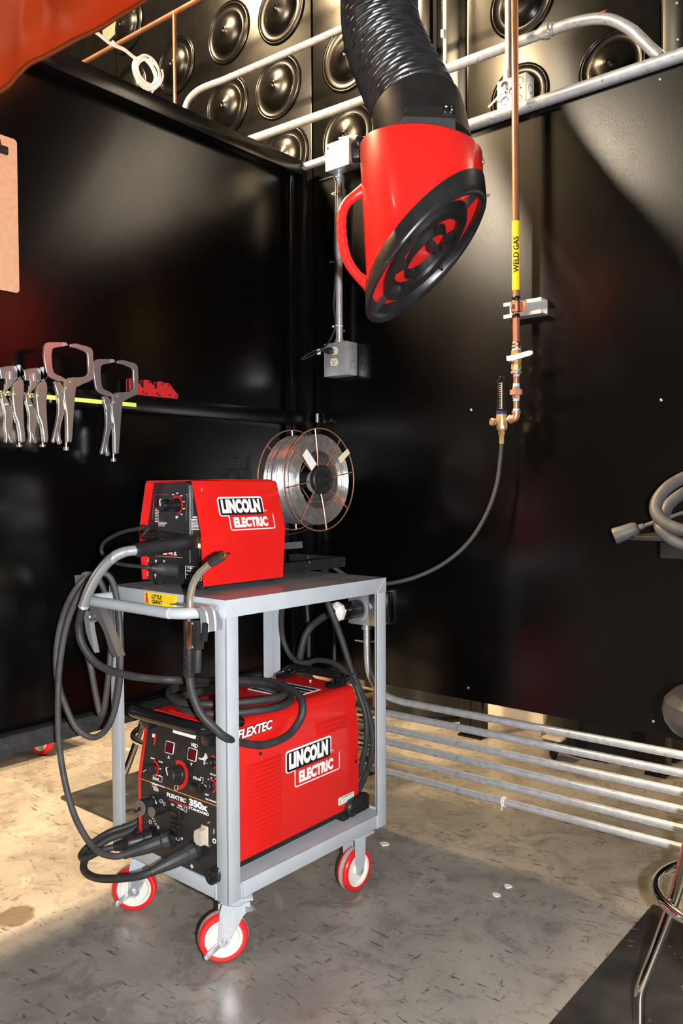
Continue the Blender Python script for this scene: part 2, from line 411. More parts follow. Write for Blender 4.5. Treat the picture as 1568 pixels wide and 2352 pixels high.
# left wall: frame of square tube in front of a recessed sheet
o = struct('wall_left', MB().box((-0.06, -1.75, (ZB + ZT) / 2), (0.03, 3.5, ZT - ZB - 0.02)), M['wall'])
for nm, z0, z1 in (('trim_1', 2.291, 2.345), ('trim_2', 1.384, 1.436)):
    struct(nm, MB().box((-0.0225, -1.76, (z0 + z1) / 2), (0.045, 3.41, z1 - z0), bev=0.004), M['frame'])
struct('trim_3', MB().box((-0.0225, -1.76, (0.463 + 0.5115) / 2), (0.045, 3.41, 0.0485), bev=0.003), M['dusty'])
mb = MB().box((-0.0225, -0.028, (0.463 + 2.345) / 2), (0.045, 0.05, 2.345 - 0.463), bev=0.004)
cp = struct('trim_4', mb, M['frame'])
struct('trim_5', MB().box((-0.02, -0.0965, 1.39), (0.012, 0.026, 1.80), bev=0.002), M['frame'])
# bracket tab and bolt tying the corner
tb = thing('corner_bracket', 'small black tab bracket bolted across the wall corner above the wire spool', 'bracket', (0.05, -0.004, 1.37))
a = at(757, 963, 'y', -0.006)
build('tab', MB().box((a.x - 0.005, -0.004, a.z), (0.046, 0.008, 0.032), bev=0.002), M['frame'], tb, world=True)
build('bolt', MB().lathe((a.x - 0.005, -0.008, a.z), (0, -1, 0), [(0.006, 0), (0.006, 0.003), (0.004, 0.004)], 6), M['frame'], tb, world=True)
b2 = at(730, 958, 'y', -0.01)
build('clip', MB().cyl((b2.x, -0.014, b2.z - 0.02), (b2.x, -0.014, b2.z + 0.012), 0.007, 0.007, 12), M['steel'], tb, world=True)

# panels with round dishes, hung behind and above the booth
YR = 0.50
def dish(p, R, parent):
    pr = [(R * 1.0, -0.004), (R * 1.0, 0.001), (R * .97, 0.0035), (R * .945, 0.001), (R * .92, 0.0006), (R * .895, 0.0028), (R * .87, 0.0002), (R * .70, -0.001),
          (R * .665, 0.001), (R * .63, 0.007), (R * .52, 0.0165), (R * .36, 0.0245), (R * .16, 0.0285), (R * .12, 0.0325), (R * .085, 0.034), (R * .05, 0.029), (0.0001, 0.029)]
    pr = [(r, h + 0.004) for r, h in pr]
    build('round_dish', MB().lathe(p, (0, -1, 0), pr, 56), M['dish'], parent, sharp=50)
rp = []
xs = [-3.2, -1.93, -0.4489, 0.140, 0.2075, 0.3529, 1.09, 1.19]
for i in range(7):
    x0, x1 = xs[i] + 0.004, xs[i + 1] - 0.004
    y = YR if i != 3 else YR - 0.03
    rp.append(struct('trim_6' if i == 3 else 'wall_rear', MB().box(((x0 + x1) / 2, y + 0.012, 3.2), (x1 - x0, 0.024, 2.1), bev=0.004), M['frame' if i == 3 else 'dish']))
RD = 0.148
for px, py in ((638, 200), (522, 245), (525, 75), (645, 25), (405, 150), (300, 210), (290, 60), (655, 362), (800, 130), (800, 316)):
    p = at(px, py, 'y', YR)
    dish(p, RD, rp[0] if p.x < xs[1] else rp[1] if p.x < xs[2] else rp[2])
for px, py in ((1193, 222), (1198, 5), (1405, 152)):
    dish(at(px, py, 'y', YR), 0.118 if py > 10 else 0.13, rp[5])
for px, py in ((1556, 8), (1558, 92)):
    b = at(px, py, 'y', YR); build('bolt', MB().ball((b.x, YR - 0.002, b.z), 0.006, 10), M['steel'], rp[6])
# red pennant tips and the board beyond
a = [at(570, 314, 'y', 0.497), at(634, 290, 'y', 0.497), at(600, 312, 'y', 0.497)]
def tri(name, pts, y, th, m, label, cat):
    mb = MB().prism([(p.x, p.z) for p in pts], Matrix(((1, 0, 0, 0), (0, 0, 1, y), (0, 1, 0, 0), (0, 0, 0, 1))), th); return solo(name, mb, m, label, cat)
tri('pennant', a, 0.497, 0.003, M['redplain'], 'small red pennant tip above the left wall beside the lower conduit', 'pennant')
a = [at(1340, 38, 'y', 0.497), at(1394, 22, 'y', 0.497), at(1370, 40, 'y', 0.497)]
tri('pennant', a, 0.497, 0.003, M['redplain'], 'small red pennant tip above the bent conduit at upper right', 'pennant')
a = [at(235, 70, 'y', 0.488), at(308, 20, 'y', 0.488), at(306, 38, 'y', 0.488), at(250, 92, 'y', 0.488), at(236, 92, 'y', 0.488)]
tri('hanging_board', a, 0.488, 0.012, mat('grey_beige_board', (0.20, 0.19, 0.14), 0.5), 'grey beige board corner hanging behind the orange curtain edge', 'board')

# ================================================================ the cart
CL, CW, CB, CT = 0.6115, 0.4742, 0.1696, 0.8955
CA = -0.01755
CF = frame((0.597, -0.9874, 0), CA)
cart = thing('shop_cart', 'grey enamelled two-shelf shop cart on four red casters', 'cart', CF.translation, CA)
T = 0.004
def angle_leg(x, y, sx, sy):
    mb = MB(); w = 0.0395; h = CT - CB - 0.002; zc = (CT + CB - 0.002) / 2
    mb.box((x + sx * w / 2, y + sy * T / 2, zc), (w, T, h), bev=0.0012)
    mb.box((x + sx * T / 2, y + sy * w / 2, zc), (T, w, h), bev=0.0012)
    return build('leg', mb, M['grey'], cart)
for x, y, sx, sy in ((0, 0, -1, 1), (-CW, 0, 1, 1), (0, CL, -1, -1), (-CW, CL, 1, -1)): angle_leg(x, y, sx, sy)
mb = MB(); H = 0.042
mb.box((-CW / 2, CL / 2, CT - 0.0015), (CW, CL, 0.003))
for y in (0.0015, CL - 0.0015): mb.box((-CW / 2, y, CT - H / 2), (CW - 0.004, 0.003, H))
for x in (-0.0015, -CW + 0.0015): mb.box((x, CL / 2, CT - H / 2), (0.003, CL - 0.004, H))
ts = build('top_shelf', mb, M['shelfgrey'], cart)
mb = MB()
for y, s in ((-0.0006, 1), (CL + 0.0006, 1)): mb.box((-CW / 2, y, CT - H / 2), (CW, 0.002, H), bev=0.0006)
for x in (0.0006, -CW - 0.0006): mb.box((x, CL / 2, CT - H / 2), (0.002, CL, H), bev=0.0006)
build('shelf_lip', mb, M['grey'], cart)
# weld seams of the mitred corners
mb = MB()
mb.sweep([(0.0018, 0.004, CT - 0.002), (0.002, 0.034, CT - 0.037), (0.002, 0.036, CT - 0.043)], 0.0012, 6)
mb.sweep([(0.0018, CL - 0.004, CT - 0.002), (0.002, CL - 0.040, CT - 0.037), (0.002, CL - 0.042, CT - 0.043)], 0.0012, 6)
build('weld_seam', mb, M['grey'], cart)
zb0, zb1 = 0.172, 0.2105
mb = MB()
mb.box((-CW / 2, CL / 2, 0.2035), (CW - 0.006, CL - 0.006, 0.003))
bs = build('bottom_shelf', mb, M['grey'], cart)
mb = MB()
for y in (0.002, CL - 0.002): mb.box((-CW / 2, y, (zb0 + zb1) / 2), (CW - 0.083, 0.004, zb1 - zb0), bev=0.001)
for x in (-0.002, -CW + 0.002): mb.box((x, CL / 2, (zb0 + zb1) / 2), (0.004, CL - 0.083, zb1 - zb0), bev=0.001)
build('bottom_rail', mb, M['grey'], cart)
mb = MB()
for y in (0.043, CL - 0.043): mb.box((0.0, y, 0.19), (0.006, 0.006, 0.038), bev=0.002)
mb.box((-0.043, 0.0, 0.19), (0.006, 0.006, 0.038), bev=0.002)
build('weld_bead', mb, M['grey'], cart)
# push handle
hz = 0.868; r = 0.0135
hp = [(-CW + 0.03, 0.0, hz)] + [(-CW + 0.03, -0.055, hz), (-CW + 0.034, -0.075, hz), (-CW + 0.05, -0.09, hz), (-CW + 0.075, -0.094, hz), (-0.115, -0.094, hz), (-0.085, -0.091, hz), (-0.058, -0.075, hz), (-0.042, -0.05, hz), (-0.03, -0.02, hz), (-0.026, 0.0, hz)]
build('push_handle', MB().sweep(spline(hp, 5), r, 20), M['grey'], cart)
# sticker
st = [at(332, 1366, 'y', -0.002, CF), at(406, 1377, 'y', -0.002, CF)]
w = st[1].x - st[0].x; z0 = CT - H + 0.004; hgt = 0.034
SM = basis((st[0].x, -0.0018, z0), (1, 0, 0), (0, 0, 1))
sk = build('sticker', MB().prism(rrect(w, hgt, 0.002), SM, 0.0004), M['yellow'], cart)
sk['label'] = 'yellow maker sticker'
text('LITTLE', 0.0145, SM @ Matrix.Translation((w * .22, 0.019, 0.0006)), M['slot'], sk, bold=0.03, shear=0.2)
text('GIANT', 0.0145, SM @ Matrix.Translation((w * .22, 0.006, 0.0006)), M['slot'], sk, bold=0.03, shear=0.2)
build('figure', MB().prism([(0.003, 0.004), (0.006, 0.02), (0.004, 0.03), (0.012, 0.032), (0.013, 0.02), (0.018, 0.004), (0.013, 0.004), (0.0105, 0.014), (0.008, 0.004)], SM @ Matrix.Translation((0, 0, 0.0003)), 0.0005), M['redplain'], sk)
mb = MB()
for k in range(4): mb.prism([(w * .56, 0.012 + k * 0.005), (w * .9, 0.012 + k * 0.005), (w * .9, 0.0132 + k * 0.005), (w * .56, 0.0132 + k * 0.005)], SM @ Matrix.Translation((0, 0, 0.0003)), 0.0004)
build('small_print', mb, M['orange'], sk)
build('flag', MB().prism([(w * .9, 0.006), (w * .98, 0.006), (w * .98, 0.012), (w * .9, 0.012)], SM @ Matrix.Translation((0, 0, 0.0003)), 0.0004), M['whitepaint'], sk)

# casters
WR = 0.0615
def caster(cx, cy, ang, swivel, name='caster'):
    """plate and fork; wheel, tyre, tread and brake below it"""
    Rm = Matrix.Translation((cx, cy, 0)) @ Matrix.Rotation(ang, 4, 'Z')      # local x = rolling direction, y = axle
    off = -0.030 if swivel else 0.0
    def tr(mb): mb.v = [Rm @ p for p in mb.v]; return mb
    mb = MB(); mb.box((0, 0, 0.1675), (0.078, 0.098 if swivel else 0.09, 0.0055), bev=0.001)
    if swivel:
        mb.lathe((0, 0, 0.142), (0, 0, 1), [(0.026, 0), (0.034, 0.006), (0.036, 0.016), (0.030, 0.023)], 28)
    for s in (-1, 1):
        y = s * 0.0225
        if swivel:
            pl = [(0.034, 0.150), (-0.034, 0.150), (-0.040, 0.128), (off - 0.014, WR - 0.012), (off - 0.006, WR - 0.018), (off + 0.006, WR - 0.018), (off + 0.013, WR - 0.008), (0.016, 0.115), (0.034, 0.135)]
        else:
            pl = [(0.024, 0.166), (-0.024, 0.166), (-0.020, 0.09), (-0.012, WR - 0.008), (0, WR - 0.016), (0.012, WR - 0.008), (0.020, 0.09)]
        mb.prism(pl, Matrix(((1, 0, 0, 0), (0, 0, 1, y - 0.0015), (0, 1, 0, 0), (0, 0, 0, 1))), 0.003)
    if swivel: mb.box((0.0, 0, 0.1475), (0.064, 0.047, 0.004), bev=0.001)
    fk = build(name, tr(mb), M['grey'] , cart)
    ax = V((0, 1, 0)); c = V((off, 0, WR))
    wh = [(0.008, -0.0175), (0.014, -0.0175), (0.016, -0.010), (0.036, -0.011), (0.040, -0.0155), (0.0475, -0.0165), (0.0475, 0.0165), (0.040, 0.0155), (0.036, 0.011), (0.016, 0.010), (0.014, 0.0175), (0.008, 0.0175)]
    build('wheel', tr(MB().lathe(c, ax, wh, 48)), M['white'], fk)
    ty = [(0.046, -0.0168), (0.052, -0.0178), (0.057, -0.0165), (WR - .0015, -0.013), (WR - 0.0004, -0.0075), (WR - 0.0004, 0.0075), (WR - .0015, 0.013), (0.057, 0.0165), (0.052, 0.0178), (0.046, 0.0168)]
    build('tyre', tr(MB().lathe(c, ax, ty, 56, True)), M['tyre'], fk)
    build('tread', tr(MB().lathe(c, ax, [(WR - 0.003, -0.0072), (WR, -0.0066), (WR, 0.0066), (WR - 0.003, 0.0072)], 56, True)), M['tread'], fk)
    build('axle', tr(MB().lathe(c + V((0, -0.031, 0)), ax, [(0.004, 0), (0.0075, 0.002), (0.0075, 0.006), (0.005, 0.007), (0.005, 0.053), (0.0075, 0.055), (0.0075, 0.06)], 6)), M['zinc'], fk)
    if swivel:
        mb = MB()
        Mb = Matrix(((1, 0, 0, off), (0, 0, 1, -0.0285), (0, 1, 0, WR), (0, 0, 0, 1)))
        mb.prism([(-0.010, -0.010), (0.010, -0.012), (0.017, -0.004), (0.014, 0.010), (0.0275, 0.022), (0.024, 0.031), (0.010, 0.026), (0.004, 0.014), (-0.010, 0.010), (-0.014, 0)], Mb, 0.003)
        Mt = basis(Rm.inverted() @ Rm @ V((off - 0.012, -0.029, WR - 0.004)), (-0.82, 0, -0.57), (0.57, 0, -0.82))
        mb.box((off - 0.026, -0.032, WR - 0.016), (0.034, 0.004, 0.014), Matrix.Rotation(-0.6, 4, 'Y') @ Matrix.Rotation(0.12, 4, 'Z'), bev=0.001)
        mb.box((off - 0.043, -0.037, WR - 0.027), (0.010, 0.012, 0.012), Matrix.Rotation(-0.6, 4, 'Y'), bev=0.002)
        mb.lathe((off, -0.0285, WR), (0, -1, 0), [(0.0085, 0), (0.0085, 0.004), (0.0055, 0.0045), (0.0055, 0.008), (0.003, 0.0085)], 6)
        build('brake_lever', tr(mb), M['zinc'], fk)
        mb = MB().prism([(off - 0.004, WR + 0.012), (off + 0.020, WR + 0.018), (off + 0.030, WR + 0.045), (off + 0.024, WR + 0.062), (off - 0.004, WR + 0.058)], Matrix(((1, 0, 0, 0), (0, 0, 1, -0.0275), (0, 1, 0, 0), (0, 0, 0, 1))), 0.002)
        mb.sweep(spline([(0.022, -0.026, 0.136), (0.036, -0.02, 0.134), (0.044, -0.004, 0.126), (0.050, 0.012, 0.112)], 4), 0.010, 8, oval=0.25)
        build('brake_plate', tr(mb), M['zinc'], fk)
    return fk
caster(-0.045, 0.062, 0.93, True)
caster(-CW + 0.062, 0.062, 0.80, True)
caster(-0.042, CL - 0.098, PI / 2 + 0.0, False)
caster(-CW + 0.042, CL - 0.098, PI / 2, False)

# ================================================================ maker badge used on both red machines
def badge(parent, Mx, w):
    """two overlapping outlined plates; local x right, y up, z out"""
    h = 0.25 * w
    def rr(x0, y0, ww, hh, r): return rrect(ww, hh, r, 4, x0, y0)
    o = 0.020 * w
    mb = MB(); mb.prism(rr(0.155 * w, 0.0, 0.845 * w, 0.235 * w, 0.035 * w), Mx, 0.0004)
    mb.prism(rr(0, 0.205 * w, 0.835 * w, 0.27 * w, 0.045 * w), Mx, 0.0004)
    b = build('badge_outline', mb, M['whitepaint'], parent)
    build('badge_field', MB().prism(rr(0.155 * w + o * .8, o * .8, 0.845 * w - 1.6 * o, 0.235 * w - 1.6 * o + 0.03 * w, 0.022 * w), Mx @ Matrix.Translation((0, 0, 0.0004)), 0.0003), M['redplain'], b)
    build('badge_field', MB().prism(rr(o, 0.205 * w + o * .6, 0.835 * w - 2 * o, 0.27 * w - 1.8 * o, 0.03 * w), Mx @ Matrix.Translation((0, 0, 0.0005)), 0.0004), M['slot'], b)
    text('LINCOLN', 0.235 * w, Mx @ Matrix.Translation((0.055 * w, 0.262 * w, 0.0012)), M['whitepaint'], b, bold=0.07, sx=0.655, space=1.1)
    text('ELECTRIC', 0.175 * w, Mx @ Matrix.Translation((0.225 * w, 0.052 * w, 0.0011)), M['whitepaint'], b, bold=0.06, sx=0.79, space=1.07)
    mb = MB().ring((Mx @ V((0.865 * w, 0.27 * w, 0.0006))), Mx.to_3x3() @ V((0, 0, 1)), 0.010 * w, 0.002 * w, 16, 4)
    build('registered_mark', mb, M['whitepaint'], b)
    return b

# ================================================================ the welding power source on the lower shelf
PA = CA + 0.030
PM = CF @ frame((-0.043, 0.007, 0.205), 0.030)
ps = thing('welding_power_source', 'large red and black welding power source on the lower cart shelf', 'welder', PM.translation, PA)
FR[ps.name] = PM
PW, PD, PB, PT = 0.308, 0.548, 0.028, 0.372           # width, depth, underside, top
ZK, LEAN = 0.198, 0.19                                # height of the bend in the front, lean of the upper part
def yf(z): return max(0.0, (z - ZK) * LEAN)
def pf(px, py, out=0.0):
    y = 0.0
    for _ in range(6):
        p = at(px, py, 'y', y - out, PM); y = yf(p.z)
    return V((p.x, y - out, p.z))
def fbasis(p):
    t = V((0, LEAN, 1)) if p.z > ZK else V((0, 0, 1))
    return basis(p, (1, 0, 0), t)
# core
prof = [(0.012, PB), (0.012, ZK), (0.012 + (PT - 0.012 - ZK) * LEAN, PT - 0.012), (PD - 0.01, PT - 0.012), (PD - 0.01, PB)]
MX = Matrix(((0, 0, 1, -PW + 0.024), (1, 0, 0, 0), (0, 1, 0, 0), (0, 0, 0, 1)))
build('chassis', MB().prism(prof, MX, PW - 0.048), M['black'], ps)
# wrap-around cover: cross section along the case with rounded shoulders
def cover_sec(y, inset=0.0):
    pts = []
    R_ = 0.032 - inset
    pts.append((0 - inset, PB)); pts.append((0 - inset, 0.25))
    pts.append((-0.006 - inset, 0.30))
    for k in range(7):
        a = PI / 2 * k / 6; pts.append((-0.010 - 0.030 + 0.030 * math.cos(a) - inset, PT - 0.030 + 0.030 * math.sin(a) - inset))
    for k in range(7):
        a = PI / 2 + PI / 2 * k / 6; pts.append((-PW + 0.040 + 0.030 * math.cos(a) + inset, PT - 0.030 + 0.030 * math.sin(a) - inset))
    pts.append((-PW + 0.006 + inset, 0.30)); pts.append((-PW + inset, 0.25)); pts.append((-PW + inset, PB))
    return pts
mb = MB(); outer = cover_sec(0); inner = cover_sec(0, 0.003)
def ring_pts(sec, front): return [V((x, (yf(z) if front else PD), z)) for x, z in sec]
n = len(outer)
vs = ring_pts(outer, True) + ring_pts(outer, False) + ring_pts(inner, True) + ring_pts(inner, False)
fs = []
for i in range(n - 1):
    fs += [[i, i + 1, n + i + 1, n + i], [2 * n + i, 3 * n + i, 3 * n + i + 1, 2 * n + i + 1], [i, 2 * n + i, 2 * n + i + 1, i + 1], [n + i, n + i + 1, 3 * n + i + 1, 3 * n + i]]
fs += [[0, n, 3 * n, 2 * n], [n - 1, 3 * n - 1, 4 * n - 1, 2 * n - 1][::-1]]
mb.add(vs, fs)
cover = build('cover', mb, M['red'], ps, sharp=40)
for x in (-PW + 0.006, -0.0015):                      # front flanges of the cover
    mb = MB()
    w_ = 0.012 if x < -0.1 else 0.003
    mb.add([(x - w_ / 2, 0.0, PB), (x + w_ / 2, 0.0, PB), (x - w_ / 2, 0.0, ZK), (x + w_ / 2, 0.0, ZK), (x - w_ / 2, yf(PT - .03), PT - .03), (x + w_ / 2, yf(PT - .03), PT - .03),
            (x - w_ / 2, 0.006, PB), (x + w_ / 2, 0.006, PB), (x - w_ / 2, 0.006, ZK), (x + w_ / 2, 0.006, ZK), (x - w_ / 2, yf(PT - .03) + .006, PT - .03), (x + w_ / 2, yf(PT - .03) + .006, PT - .03)],
           [[0, 1, 3, 2], [2, 3, 5, 4], [6, 8, 9, 7], [8, 10, 11, 9], [0, 2, 8, 6], [2, 4, 10, 8], [1, 7, 9, 3], [3, 9, 11, 5], [0, 6, 7, 1], [4, 5, 11, 10]])
    build('front_flange', mb, M['red'], cover)
build('bottom_edge', MB().box((-0.0005, PD / 2 + 0.004, PB - 0.005), (0.004, PD - 0.012, 0.012)), M['black'], ps)
# front panel, bent
mb = MB(); xa, xb = -PW + 0.011, -0.003
zt = PT - 0.030
mb.add([(xa, 0.001, 0.006), (xb, 0.001, 0.006), (xa, 0.001, ZK), (xb, 0.001, ZK), (xa, yf(zt) + .001, zt), (xb, yf(zt) + .001, zt),
        (xa, 0.012, 0.006), (xb, 0.012, 0.006), (xa, 0.012, ZK), (xb, 0.012, ZK), (xa, yf(zt) + .012, zt), (xb, yf(zt) + .012, zt)],
       [[0, 1, 3, 2], [2, 3, 5, 4], [6, 8, 9, 7], [8, 10, 11, 9], [0, 2, 8, 6], [2, 4, 10, 8], [1, 7, 9, 3], [3, 9, 11, 5], [0, 6, 7, 1], [4, 5, 11, 10]])
fp = build('front_panel', mb, M['panel'], ps)
# louvres on the side
def louvre(p0, p1, parent, hh=0.0075):
    mb = MB(); L_ = (p1 - p0).length; mid = (p0 + p1) / 2
    n_ = 6; secs = []
    for k in range(n_ + 1):
        t = k / n_; y = p0.y + (p1.y - p0.y) * t; z = p0.z
        e = min(1, min(t, 1 - t) * 14 + 0.15)
        secs.append([(0.0, y, z), (0.0055 * e, y, z + 0.001), (0.006 * e, y, z + 0.0035), (0.0, y, z + hh)])
    vs = [q for s_ in secs for q in s_]; fs = []
    for k in range(n_):
        for j in range(3): fs.append([k * 4 + j, (k + 1) * 4 + j, (k + 1) * 4 + j + 1, k * 4 + j + 1])
    fs.append([0, 1, 2, 3]); fs.append([n_ * 4 + 3, n_ * 4 + 2, n_ * 4 + 1, n_ * 4])
    mb.add(vs, fs)
    mb2 = MB().box((0.0008, mid.y, p0.z - 0.0008), (0.0016, L_ - 0.004, 0.0022))
    a = build('louvre', mb, M['red'], parent); build('louvre_gap', mb2, M['darkred'], a)
q0 = at(566, 1768, 'x', 0, PM); q1 = at(645, 1740, 'x', 0, PM); q2 = at(567, 1966, 'x', 0, PM)
nl = 20
for k in range(nl):
    z = q0.z + (q2.z - q0.z) * k / (nl - 1)
    louvre(V((0, q0.y, z)), V((0, q1.y, z)), cover)
u0 = at(730, 1672, 'x', -0.001, PM); u1 = at(795, 1648, 'x', -0.001, PM); u2 = at(730, 1693, 'x', -0.001, PM)
for k in range(3):
    z = u0.z + (u2.z - u0.z) * k / 2.0
    louvre(V((0, u0.y, z)), V((0, u1.y, z)), cover, 0.009)
# badge, model name, eco sticker, rivet holes on the side
b0 = at(656, 1793, 'x', 0.001, PM); b1 = at(780, 1762, 'x', 0.001, PM); b2 = at(672, 1814, 'x', 0.001, PM); b3 = at(767, 1718, 'x', 0.001, PM)
bw = b1.y - b0.y
badge(cover, basis((0.0006, b0.y, b2.z + 0.002), (0, 1, 0), (0, 0, 1)), bw)
ft = at(560, 1699, 'x', 0.0, PM); f2 = at(640, 1678, 'x', 0.0, PM)
FL = basis((0.0014, ft.y - 0.024, ft.z + 0.006), (0, 1, 0), (-0.12, 0, 1))
text('FLEXTEC', 0.030, FL, M['slot'], cover, bold=0.075, shear=0.3, sx=1.0)
text('FLEXTEC', 0.030, FL @ Matrix.Translation((0, 0, 0.0008)), M['whitepaint'], cover, bold=0.03, shear=0.3, sx=1.0)
for px, py in ((818, 1619), (817, 1749), (598, 1731)):
    p = at(px, py, 'x', 0.0, PM); build('screw', MB().lathe((0, p.y, p.z), (1, 0, 0), [(0.0045, 0), (0.0042, 0.0015), (0.002, 0.0018)], 14), M['slot'], cover)
e0 = at(777, 1842, 'x', 0.001, PM); e1 = at(813, 1828, 'x', 0.001, PM)
EM = basis((0.0005, e0.y, e0.z - 0.012), (0, 1, 0), (0, 0, 1)); ew = e1.y - e0.y
el = build('eco_sticker', MB().prism(rrect(ew, 0.022, 0.004), EM, 0.0004), M['label'], cover)
build('leaf', MB().prism([(0.006, 0.004), (0.010, 0.008), (0.011, 0.016), (0.007, 0.013), (0.005, 0.008)], EM @ Matrix.Translation((0, 0, 0.0003)), 0.0004), M['green'], el)
build('green_bar', MB().prism([(0.014, 0.0165), (ew - 0.003, 0.0165), (ew - 0.003, 0.020), (0.014, 0.020)], EM @ Matrix.Translation((0, 0, 0.0003)), 0.0004), M['green'], el)
mb = MB()
for k in range(3): mb.prism([(0.015, 0.004 + k * .004), (ew - 0.006, 0.004 + k * .004), (ew - 0.006, 0.0052 + k * .004), (0.015, 0.0052 + k * .004)], EM @ Matrix.Translation((0, 0, 0.0003)), 0.0003)
build('small_print', mb, mat('grey_print', (0.45, 0.45, 0.42)), el)
# feet / bumpers
for y in (PD - 0.005, 0.012):
    for x in (0.004, -PW - 0.004):
        mb = MB(); s = 1 if x > -0.1 else -1
        mb.lathe((x - s * 0.012, y - (0.035 if y > 0.1 else -0.0), 0.030), (s, 0, 0), [(0.022, 0), (0.026, 0.006), (0.026, 0.020), (0.020, 0.026), (0.012, 0.027), (0.011, 0.022)], 24)
        if y > 0.1:
            mb.box((x, y, 0.032), (0.030, 0.075, 0.050), bev=0.010)
            for k in range(4): mb.box((x + s * 0.0155, y, 0.016 + k * 0.011), (0.004, 0.06, 0.0045), bev=0.001)
            mb.box((x - s * 0.01, y - 0.06, 0.010), (0.026, 0.03, 0.018), bev=0.003)
        else: mb.box((x, y - 0.004, 0.028), (0.028, 0.018, 0.050), bev=0.006)
        build('bumper_foot', mb, M['plastic'], ps)
# handles
hz = PT + 0.006
hp = [(-PW + 0.028, 0.10, hz - 0.014), (-PW + 0.022, 0.075, hz), (-PW + 0.014, 0.02, hz), (-PW + 0.020, -0.018, hz), (-PW + 0.05, -0.030, hz), (-0.05, -0.030, hz), (-0.020, -0.018, hz), (-0.014, 0.02, hz), (-0.022, 0.075, hz), (-0.028, 0.10, hz - 0.014)]
hd = build('front_handle', MB().sweep(spline(hp, 6), 0.0155, 18), M['glossblack'], ps)
for x in (-PW + 0.034, -0.034): build('handle_mount', MB().box((x, 0.012, PT - 0.022), (0.045, 0.040, 0.045), bev=0.012), M['glossblack'], hd)
mb = MB(); mb.tube([(-PW + 0.05, PD - 0.03, PT), (-PW + 0.045, PD - 0.01, PT + 0.016), (-PW + 0.07, PD + 0.012, PT + 0.018), (-0.07, PD + 0.012, PT + 0.018), (-0.045, PD - 0.01, PT + 0.016), (-0.05, PD - 0.03, PT)], 0.013, 14, 6)
rh = build('rear_handle', mb, M['glossblack'], ps)
for x in (-PW + 0.055, -0.055):
    mb = MB().box((x, PD - 0.035, PT + 0.008), (0.038, 0.065, 0.018), Matrix.Rotation(0.12, 4, 'X'), bev=0.008)
    for yy in (-0.05, -0.02): mb.ball((x, PD + yy, PT + 0.018), 0.005, 10)
    build('handle_mount', mb, M['glossblack'], rh)
# top: red lid plate, rating plate
build('top_plate', MB().prism([(-PW + 0.075, 0.045), (-0.075, 0.045), (-0.055, 0.065), (-0.055, 0.13), (-PW + 0.055, 0.13), (-PW + 0.055, 0.065)], Matrix.Translation((0, 0, PT)), 0.002), M['redplain'], cover)
build('screw', MB().ball((-PW / 2 + 0.02, 0.06, PT + 0.003), 0.0045, 10), M['zinc'], cover)
build('screw', MB().ball((-PW / 2, PD - 0.035, PT + 0.002), 0.0045, 10), M['zinc'], cover)
rp_ = build('rating_plate', MB().box((-PW / 2 + 0.005, PD - 0.155, PT + 0.0006), (0.17, 0.125, 0.001)), M['label'], cover)
mb = MB()
for k in range(5): mb.box((-PW / 2 + 0.005 , PD - 0.205 + k * 0.024, PT + 0.0013), (0.16, 0.016, 0.0006))
build('small_print', mb, M['panel'], rp_)

# controls -------------------------------------------------------------------
def disc(p, r, h, m, name, parent, prof=None, seg=28):
    B = fbasis(p); return build(name, MB().lathe(p, B.to_3x3() @ V((0, 0, 1)), prof or [(r, 0), (r, h * .8), (r * .9, h), (0.0001, h)], seg), m, parent)
def arc(p, R0, R1, a0, a1, m, name, parent, h=0.0006):
    B = fbasis(p); mb = MB(); k_ = 20
    po = [(R1 * math.cos(a0 + (a1 - a0) * k / k_), R1 * math.sin(a0 + (a1 - a0) * k / k_)) for k in range(k_ + 1)]
    pi_ = [(R0 * math.cos(a0 + (a1 - a0) * k / k_), R0 * math.sin(a0 + (a1 - a0) * k / k_)) for k in range(k_, -1, -1)]
    mb.prism(po + pi_, B, h); return build(name, mb, m, parent)
def knob(p, r, h, ptr, parent):
    B = fbasis(p); mb = MB(); ax = B.to_3x3() @ V((0, 0, 1))
    mb.lathe(p, ax, [(r * 1.08, 0), (r * 1.08, h * .2), (r, h * .25), (r * .94, h * .92), (r * .8, h), (0.0001, h)], 24)
    for k in range(8):
        a = 2 * PI * k / 8
        q = B @ V((r * .97 * math.cos(a), r * .97 * math.sin(a), h * .55)); mb.box(q, (r * .22, r * .22, h * .7), B, bev=r * .08)
    kb = build('knob', mb, M['plastic'], parent)
    mb = MB().box(B @ V((math.cos(ptr) * r * .5, math.sin(ptr) * r * .5, h + 0.0004)), (r * .8, r * .10, 0.0012), B @ Matrix.Rotation(ptr, 4, 'Z'))
    mb.box(B @ V((math.cos(ptr) * r * .93, math.sin(ptr) * r * .93, h * .6)), (r * .12, r * .12, h * .75), B @ Matrix.Rotation(ptr, 4, 'Z'))
    build('pointer', mb, M['whitepaint'], kb); return kb
D = math.radians
# digital displays
for px, py, lt in ((390, 1717, 'A'), (442, 1733, 'V')):
    p = pf(px, py); B = fbasis(p)
    f_ = build('display', MB().prism(rrect(0.033, 0.030, 0.003, 3, -0.0165, -0.015), B, 0.0016), M['whitepaint'], fp)
    f_['label'] = 'dark red digital display with white frame'
    build('screen', MB().prism(rrect(0.030, 0.027, 0.002, 3, -0.015, -0.0135), B @ Matrix.Translation((0, 0, 0.0014)), 0.0006), M['led'], f_)
    text(lt, 0.011, B @ Matrix.Translation((-0.003, -0.0275, 0.0003)), M['whitepaint'], f_, bold=0.02)
def ptext(s, px, py, size, bold=0.01, sx=1.0, shear=0.0, m='whitepaint', name='lettering'):
    p = pf(px, py); return text(s, size, fbasis(p) @ Matrix.Translation((0, 0, 0.0003)), M[m], fp, name, bold, sx, shear)
ptext('VRD', 438, 1714, 0.013, 0.015)
